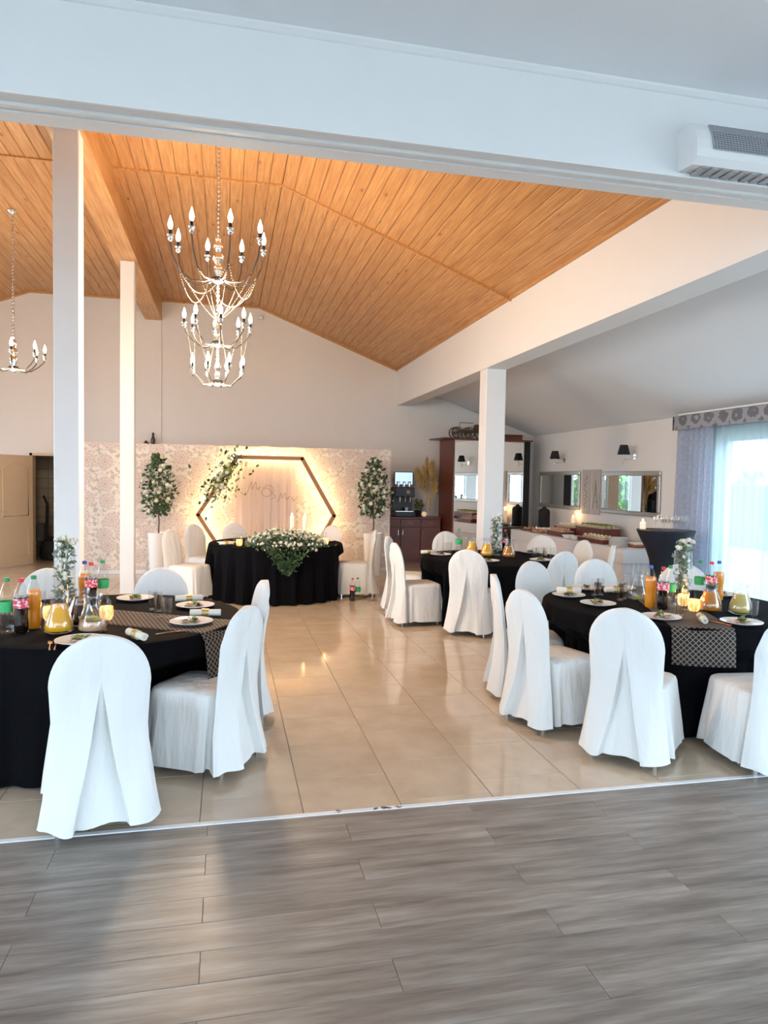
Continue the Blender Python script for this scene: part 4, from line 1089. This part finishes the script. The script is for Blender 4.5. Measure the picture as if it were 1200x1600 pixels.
ft = thing('small_pot_plant', 'little green potted plant right of the coffee machine', 'plant', (3.91, 14.22, zt+.001)); MB().lathe([(.05, 0), (.07, .12), (.06, .12), (.045, .02), (0, .02)], 16).build('pot', 'soft_black', ft)
foliage(ft, [Vector((sph(rg).x*.09, sph(rg).y*.08, .16+abs(sph(rg).z)*.2)) for _ in range(90)], .07, 'leaf_green', 88); foliage(ft, [Vector((sph(rg).x*.08, sph(rg).y*.08, .12+abs(sph(rg).z)*.2)) for _ in range(40)], .07, 'leaf_lime', 89, name='leaves')
tag(MB().ball((0, 0, .055), .055, 18, 12).build('round_candle', 'candle_wax', None, True, (3.96, 13.93, zt+.001)), 'round white candle on the dresser near the pampas grass', 'candle')
# wardrobe with mirror doors
wz, wl, wdp, WR = 2.53, 1.74, .70, math.radians(5.5)
wd = thing('mirror_wardrobe', 'tall reddish brown wardrobe with full-height mirror doors beside the right wall', 'wardrobe', (4.40, 13.45, 0), WR)
MB().box(0, .03, 0, wdp, 0, wz).build('side_panel', 'red_brown', wd, False); MB().box(wl-.03, wl, .05, wdp, 0, wz).build('side_panel', 'white_paint', wd, False)
MB().box(wl-.14, wl, .012, .0495, 0, wz).build('end_post', 'soft_black', wd, False)
MB().box(.0305, wl-.0305, .05, wdp, .0, wz).build('carcass', 'red_brown', wd, False)
MB().box(-.24, wl+.03, -.05, wdp, wz+.0005, wz+.03, .005).build('cornice', 'red_brown', wd, False); MB().box(.0305, wl-.141, .01, .0495, 0, .08).build('plinth', 'red_brown', wd, False)
for k in range(2):
    a0 = .03+k*(wl-.17)/2; a1 = a0+(wl-.17)/2
    dd = MB().box(a0+.002, a1-.002, .008, .045, .085, wz-.004).build('door', 'frame_silver', wd, False)
    MB().box(a0+.014, a1-.014, .002, .0078, .10, wz-.02).build('mirror_pane', 'mirror_glass', dd, False)
# vintage cart models on the wardrobe
def wheel(mb, c_, r, ax=0):
    mb.tube([(c_[0]+r*math.cos(t*PI/9), c_[1], c_[2]+r*math.sin(t*PI/9)) for t in range(18)], .012, 6, True)
    for q in range(6): a_ = q*PI/6; mb.tube([(c_[0]-r*math.cos(a_), c_[1], c_[2]-r*math.sin(a_)), (c_[0]+r*math.cos(a_), c_[1], c_[2]+r*math.sin(a_))], .006, 5)
ct = thing('model_carriage', 'dark model carriage with spoked wheels on top of the wardrobe', 'ornament', (4.98, 13.80, wz+.031))
for xx, r in ((-.42, .11), (-.16, .11), (.16, .13)):
    for yy in (-.1, .1): mb = MB(); wheel(mb, (xx, yy, r+.012), r); mb.build('wheel', 'stem_brown', ct)
MB().box(-.36, .30, -.08, .08, .13, .18, .01).build('chassis', 'stem_brown', ct, False); MB().box(-.02, .22, -.075, .075, .18, .30, .02).build('cabin', 'stem_brown', ct, False)
mb = MB(); mb.tube([(-.34, 0, .18), (-.34, 0, .33), (-.05, 0, .33)], .008, 6); mb.tube([(.12, 0, .30), (.12, 0, .46)], .015, 8); mb.tube([(-.5, 0, .2), (-.3, 0, .22)], .01, 6); mb.build('rails', 'stem_brown', ct)
tk = thing('wooden_box', 'low dark wooden chest on the wardrobe near the corner', 'box', (5.80, 13.90, wz+.031)); MB().box(-.22, .22, -.12, .12, 0, .09, .01).build('body', 'red_brown', tk, False); MB().box(-.23, .23, -.13, .13, .09, .12, .01).build('lid', 'red_brown', tk, False)

# ------------------------------------------------------------------ right wall: sconces, mirrors, panels
def sconce(y, z, label):
    t = thing('wall_sconce', label, 'wall lamp', (XR, y, z), 0, 'black shaded wall lamps')
    MB().tube([(-.002, 0, 0), (-.02, 0, 0)], .045, 18).build('wall_plate', 'chrome', t)
    MB().tube([(-.02, 0, 0), (-.10, 0, -.05), (-.20, 0, -.05), (-.22, 0, .0), (-.22, 0, .06)], .009, 8).build('arm', 'chrome', t)
    MB().lathe([(.10, 0), (.062, .155), (.059, .155), (.097, 0)], 24, (-.22, 0, .03), caps=False).build('shade', 'lamp_fabric', t)
    MB().ball((-.22, 0, -.09), .016, 8, 6, (1, 1, 1.6)).build('drop', 'chrome', t); MB().tube([(-.22, 0, -.05), (-.22, 0, -.08)], .003, 5).build('drop_stem', 'chrome', t)
sconce(12.90, 2.14, 'black shaded wall lamp above the far mirror'); sconce(10.42, 2.15, 'black shaded wall lamp above the near mirror')
def mirror(y0, y1, z0, z1, label):
    t = thing('framed_mirror', label, 'mirror', (XR, 0, 0), 0, 'silver framed wall mirrors'); b = .075
    def bar(a0, a1, w0, w1): MB().box(-.04, -.001, a0, a1, w0, w1, .012).build('frame_bar', 'frame_silver', t, False)
    bar(y0, y1, z0, z0+b); bar(y0, y1, z1-b, z1); bar(y0, y0+b, z0+b, z1-b); bar(y1-b, y1, z0+b, z1-b)
    MB().box(-.022, -.004, y0+b-.005, y1-b+.005, z0+b-.005, z1-b+.005).build('mirror_pane', 'mirror_glass', t, False)
mirror(12.22, 13.98, 1.18, 1.925, 'far silver framed mirror on the right wall near the wardrobe'); mirror(9.68, 11.42, 1.18, 1.91, 'near silver framed mirror on the right wall beside the drape')
def wall_board(y0, y1, label, kind):
    t = thing('wall_art_board', label, 'wall decor', (XR, (y0+y1)/2, 1.54), 0, 'narrow grey wall boards'); h = (y1-y0)/2
    MB().box(-.025, -.001, -h, h, -.41, .41, .004).build('board', 'grey_board', t, False)
    mb = MB(); x = -.027
    if kind:
        mb.tube([(x, .085, -.30), (x, .02, .0), (x, .0, .22)], .006, 5); mb.tube([(x, -.085, -.30), (x, -.02, .0), (x, .0, .22)], .006, 5)
        for zz, q in ((-.18, .07), (-.05, .045), (.05, .03)): mb.tube([(x, -q, zz), (x, q, zz)], .005, 5)
    else:
        for q in range(5): mb.tube([(x, .06*math.sin(q*2+u*.9), -.28+q*.12+u*.02) for u in range(6)], .005, 5)
    mb.build('painted_motif', 'ink_grey', t)
wall_board(11.84, 12.14, 'left narrow grey board with faint scrollwork between the mirrors', 0); wall_board(11.48, 11.78, 'right narrow grey board with a painted tower motif between the mirrors', 1)

# ------------------------------------------------------------------ buffet along the right wall
bx0, bx1, by0, by1, bz = 5.62, 6.38, 9.18, 13.30, .745
bf = thing('buffet_table', 'long buffet table with white pleated skirt along the right wall', 'table', (0, 0, 0))
MB().box(bx0+.02, bx1-.01, by0+.02, by1, bz-.03, bz-.004).build('table_top', 'stem_brown', bf, False)
mb = MB(); mb.box(bx0-.004, bx1, by0-.004, by1, bz-.003, bz, 0); mb.grid(lambda u, v_: (bx0-.010-.004*math.sin(u*40)*(1-v_), lerp(by1, by0-.01, u), lerp(bz-.20, bz, v_)), 60, 3); mb.grid(lambda u, v_: (lerp(bx0-.01, bx1, u), by0-.010-.004*math.sin(u*16)*(1-v_), lerp(bz-.20, bz, v_)), 20, 3)
mb.build('tablecloth', 'white_cloth', bf)
mb = MB(); mb.grid(lambda u, v_: (bx0+.012-.014*math.sin(u*PI*90), lerp(by1, by0+.01, u), lerp(.01, bz-.05, v_)), 450, 1); mb.grid(lambda u, v_: (lerp(bx0+.012, bx1, u), by0+.018-.014*math.sin(u*PI*20), lerp(.01, bz-.05, v_)), 110, 1)
mb.build('pleated_skirt', 'white_cloth', bf)
bz += .001
def urn(x, y, label):
    t = thing('coffee_urn', label, 'urn', (x, y, bz)); MB().lathe([(.10, 0), (.115, .02), (.115, .34), (.12, .36), (.10, .41), (.04, .44), (.03, .47), (0, .475)], 22).build('body', 'soft_black', t); MB().tube([(-.115, 0, .06), (-.16, 0, .06), (-.16, 0, .03)], .012, 8).build('tap', 'chrome', t)
    mb = MB(); mb.tube([(0, -.12, .28), (0, -.155, .28), (0, -.155, .20), (0, -.12, .20)], .009, 6); mb.tube([(0, .12, .28), (0, .155, .28), (0, .155, .20), (0, .12, .20)], .009, 6); mb.build('handles', 'soft_black', t)
urn(6.22, 13.08, 'black drinks urn at the far end of the buffet near the wardrobe')
def riser(x0, x1, y0, y1, h, label):
    t = thing('serving_riser', label, 'serving tray', (0, 0, 0), 0, 'dark red brown buffet risers')
    MB().box(x0, x1, y0, y1, bz, bz+h, .008).build('block', 'red_brown', t, False); MB().box(x0+.02, x1-.02, y0+.02, y1-.02, bz+h, bz+h+.006).build('tray_liner', 'porcelain', t, False)
    return bz+h+.006
def canape_mesh(base, top, seed):
    rg = random.Random(seed); mb = MB(); mb.ball((0, 0, .018), .042, 8, 5, (1, .85, .45)); return mb.mesh('base', base), MB().ball((.004, 0, .040), .024, 6, 4, (1.1, .9, .7)).mesh('topping', top)
KIN = {'bread': canape_mesh('bread', 'ham_pink', 1), 'pastry': canape_mesh('pastry', 'petal_cream', 2), 'green': canape_mesh('pastry', 'salad_green', 3), 'meat': canape_mesh('meat', 'bread', 4)}
def canapes(x0, x1, y0, y1, z, kind, label, group, step=.075):
    ny = max(1, int((y1-y0)/step)); nx = max(1, int((x1-x0)/step))
    for i in range(nx):
        for j in range(ny):
            t = thing('canape', label, 'canape', (x0+(i+.5)*(x1-x0)/nx, y0+(j+.5)*(y1-y0)/ny, z), random.uniform(0, 6), group)
            link('base', KIN[kind][0], t); link('topping', KIN[kind][1], t)
z_ = riser(6.06, 6.40, 10.55, 11.45, .20, 'tall dark riser with green topped canapes below the wall boards'); canapes(6.10, 6.36, 10.60, 11.40, z_, 'green', 'green topped canape on the tall riser below the wall boards', 'green canapes on the tall riser', .085)
z_ = riser(6.02, 6.40, 11.55, 12.25, .15, 'dark riser with small pastries next to the tall riser'); canapes(6.06, 6.36, 11.60, 12.20, z_, 'pastry', 'small pastry on the riser left of the tall riser', 'pastries on the middle riser', .09)
z_ = riser(5.72, 6.00, 9.95, 10.75, .07, 'low dark tray of cream canapes at the front of the buffet'); canapes(5.75, 5.97, 10.0, 10.70, z_, 'pastry', 'cream canape on the low front tray', 'cream canapes on the low tray', .10)
z_ = riser(5.74, 6.00, 11.35, 11.95, .09, 'dark tray of bread canapes in the middle of the buffet'); canapes(5.77, 5.97, 11.40, 11.90, z_, 'bread', 'bread canape on the middle front tray', 'bread canapes on the middle tray', .09)
def platter(x, y, r, label, kind, n, mat='porcelain'):
    t = MB().lathe([(0, 0), (r*.6, 0), (r, .02), (r, .024), (r*.6, .008), (0, .008)], 28, caps=False).build('platter', mat, None, True, (x, y, bz)); tag(t, label, 'platter')
    for k in range(n):
        a_ = k*2.4; q = r*.72*math.sqrt((k+.5)/n); c = thing('canape', label.replace('platter', 'snack on the platter', 1) if 0 else 'small snack lying on the '+label.split(' ', 1)[1], 'canape', (x+q*math.cos(a_), y+q*math.sin(a_), bz+.010), a_, 'snacks on the '+label.split(' ', 1)[1])
        link('base', KIN[kind][0], c); link('topping', KIN[kind][1], c)
platter(5.86, 12.45, .22, 'round platter of rolls on the buffet near the urn', 'bread', 14, 'copper'); platter(5.86, 13.02, .17, 'round brown platter at the far end of the buffet', 'meat', 9, 'red_brown'); platter(6.22, 12.52, .15, 'oval platter of pastry behind the rolls', 'pastry', 8)
for k, (x, y) in enumerate([(5.76, 11.15), (5.78, 10.92)]):
    tag(MB().lathe([(0, 0), (.06, 0), (.11, .055), (.105, .056), (.055, .008), (0, .008)], 24, caps=False).build('white_bowl', 'porcelain', None, True, (x, y, bz)), ['white bowl on the buffet front, left of two', 'white bowl on the buffet front, right of two'][k], 'bowl', 'white bowls on the buffet')
for k in range(10): 
    tag(MB().lathe([(0, 0), (.12, 0), (.14, .012), (.14, .015), (0, .006)], 24, caps=False).build('side_plate', 'porcelain', None, True, (5.80, 9.62, bz+.0155*k*.9)), 'white plate in the stack at the near end of the buffet', 'plate', 'stacked white plates on the buffet')
cd = thing('glass_cake_dish', 'oblong glass dish of layered cake at the near end of the buffet', 'dish', (6.10, 9.50, bz)); MB().box(-.17, .17, -.12, .12, 0, .005).build('dish_base', 'clear_glass', cd, False); MB().box(-.155, .155, -.105, .105, .006, .045, .01).build('cake', 'meat', cd, False); MB().box(-.155, .155, -.105, .105, .0455, .075, .01).build('cream_top', 'petal_white', cd, False)
for k in range(9):
    x_, y_ = 6.05+.10*(k % 3), 12.72+.095*(k//3)
    c = thing('coffee_cup', 'white coffee cup in the rows beside the black urn', 'cup', (x_, y_, bz), 0, 'white cups beside the urn'); MB().lathe([(0, 0), (.025, 0), (.04, .06), (.037, .06), (.022, .006), (0, .006)], 14, caps=False).build('bowl', 'porcelain', c); MB().tube([(-.036, 0, .048), (-.058, 0, .045), (-.055, 0, .02), (-.03, 0, .016)], .004, 6).build('handle', 'porcelain', c)
candle(6.44, 12.28, bz, .30, .04, 'tall white candle standing at the back of the buffet below the far mirror')
# cocktail table under black stretch cover
kx, ky = 5.68, 8.27
ck = thing('cocktail_table', 'high cocktail table in a black stretch cover beside the drape', 'table', (kx, ky, 0))
V = []; F = []; N = 64; zs_ = [(.0, .34), (.05, .30), (.15, .235), (.30, .19), (.50, .175), (.70, .20), (.85, .25), (.97, .315), (1.05, .352), (1.09, .37), (1.10, .366), (1.10, .2), (1.10, .01)]
for z, r in zs_:
    for i in range(N):
        a_ = 2*PI*i/N; q = 1.0
        if z < .9: q = 1+.10*(1-z/.9)*math.cos(4*a_)
        V.append((r*q*math.cos(a_), r*q*math.sin(a_), z))
for k in range(len(zs_)-1):
    for i in range(N): j = (i+1) % N; F.append((k*N+i, k*N+j, (k+1)*N+j, (k+1)*N+i))
F.append(tuple((len(zs_)-1)*N+i for i in range(N)))
MB().add(V, F).build('stretch_cover', 'black_stretch', ck); MB().lathe([(.36, 1.07), (.362, 1.092), (.2, 1.096)], 40).build('table_top', 'stem_brown', ck)
candle(kx-.24, ky+.16, 1.102, .09, .04, 'short lit candle on the black cocktail table')
def wine_glass(x, y, z, label, grp):
    t = MB().lathe([(0, 0), (.032, 0), (.034, .003), (.007, .008), (.006, .08), (.013, .09), (.032, .115), (.036, .145), (.030, .185), (.029, .185), (.034, .145), (.030, .117), (.006, .094), (0, .094)], 18, caps=False).build('wine_glass', 'clear_glass', None, True, (x, y, z)); tag(t, label, 'glass', grp)
for k in range(10):
    wine_glass(kx-.10+.095*(k % 4)+(.04 if k//4 % 2 else 0), ky-.18+.13*(k//4), 1.102, 'clear wine glass among those crowded on the black cocktail table', 'wine glasses on the cocktail table')

# ------------------------------------------------------------------ window dressing on the right
cu1 = thing('window_drape', 'long grey damask drape left of the bright window', 'curtain', (0, 0, 0))
MB().grid(lambda u, v_: (XR-.15+.04*math.sin(u*PI*13)*(1-.3*v_)-.02*(1-v_), lerp(9.12+.03*(1-v_), 8.36, u), lerp(.02, 2.58, v_)), 130, 12).build('fabric', 'drape', cu1)
sh = MB().grid(lambda u, v_: (XR-.10+.022*math.sin(u*PI*70)+.014*math.sin(u*PI*23+1), lerp(8.42, 3.75, u), lerp(.02, 2.60, v_)), 560, 4).build('sheer_curtain', 'sheer', None); tag(sh, 'white pleated sheer curtain across the bright window', 'curtain')
vl = MB(); vl.box(XR-.23, XR-.205, 3.75, 9.13, 2.49, 2.685); vl.box(XR-.23, XR-.02, 9.105, 9.13, 2.49, 2.685); tag(vl.build('pelmet', 'valance', smooth=False), 'grey damask pelmet above the window curtains', 'pelmet')
rl = MB(); rl.box(XR-.24, XR-.01, 3.75, 9.0, 2.688, 2.712, .004); tag(rl.build('curtain_rail', 'white_paint', smooth=False), 'white curtain rail above the damask pelmet', 'curtain rail')

# ------------------------------------------------------------------ air curtain unit on the header
AX0, AX1 = 2.25, 3.70
ac = thing('air_curtain_unit', 'white air curtain heater with perforated grille mounted on the header', 'heater', (0, YH0, 0))
prof = [(-.001, 3.305), (-.001, 3.50), (-.075, 3.515), (-.11, 3.50), (-.135, 3.46), (-.152, 3.41), (-.160, 3.36), (-.155, 3.325), (-.125, 3.295)]
MB().prism(prof, 0, AX0, AX1).build('casing', 'white_paint', ac, False)
gp_ = [(-.113, 3.500), (-.138, 3.460), (-.155, 3.410), (-.163, 3.365)]
gb = MB(); 
gl_ = []
for i in range(len(gp_)-1): gl_.append((gp_[i], gp_[i+1]))
V = [(x, y, z) for y, z in gp_ for x in (AX0+.09, AX1-.09)]
gb.add(V, [(2*i, 2*i+1, 2*i+3, 2*i+2) for i in range(3)]); go = gb.build('grille_backing', 'grill_dark', ac)
gm = MB()
for k in range(72): x = AX0+.09+k*(AX1-AX0-.18)/71; gm.tube([(x, y-.002, z) for y, z in gp_], .0038, 4)
for k in range(13):
    t = k/12*3; i = min(2, int(t)); q = t-i; y, z = lerp(gp_[i][0], gp_[i+1][0], q), lerp(gp_[i][1], gp_[i+1][1], q); gm.tube([(AX0+.09, y-.003, z), (AX1-.09, y-.003, z)], .0036, 4)
gm.build('grille_mesh', 'grill_grey', ac)
ot = MB()
for k in range(24): x = AX0+.06+k*(AX1-AX0-.12)/23; ot.box(x, x+.035, -.12, -.02, 3.287, 3.2945)
ot.build('outlet_louvres', 'grill_grey', ac, False)
# ------------------------------------------------------------------ outdoors
tr_ = MB(); tr_.box(-40, 45, -40, 40, -.40, -.15); struct(tr_.build('ground_outside', 'terrace', smooth=False), 'pale paved ground outdoors')
rg = random.Random(90)
def hedge(x0, x1, y0, y1, h, label):
    t = thing('garden_hedge', label, 'hedge', (0, 0, -.15)); mb = MB()
    for _ in range(2600):
        p = (rg.uniform(x0, x1), rg.uniform(y0, y1), rg.uniform(.02, h)); mb.leaf(p, sph(rg), sph(rg), .35, .22)
    mb.build('foliage', 'hedge', t); MB().box(x0+.2, x1-.2, y0+.2, y1-.2, 0, h*.85, .1).build('inner_branches', 'leaf_dark', t, False)
hedge(15, 16.5, -4, 24, 2.2, 'green hedge outdoors beyond the sheer curtain'); hedge(-5, 8, -12, -10.8, 2.4, 'green hedge outdoors behind the camera, seen in the mirrors')
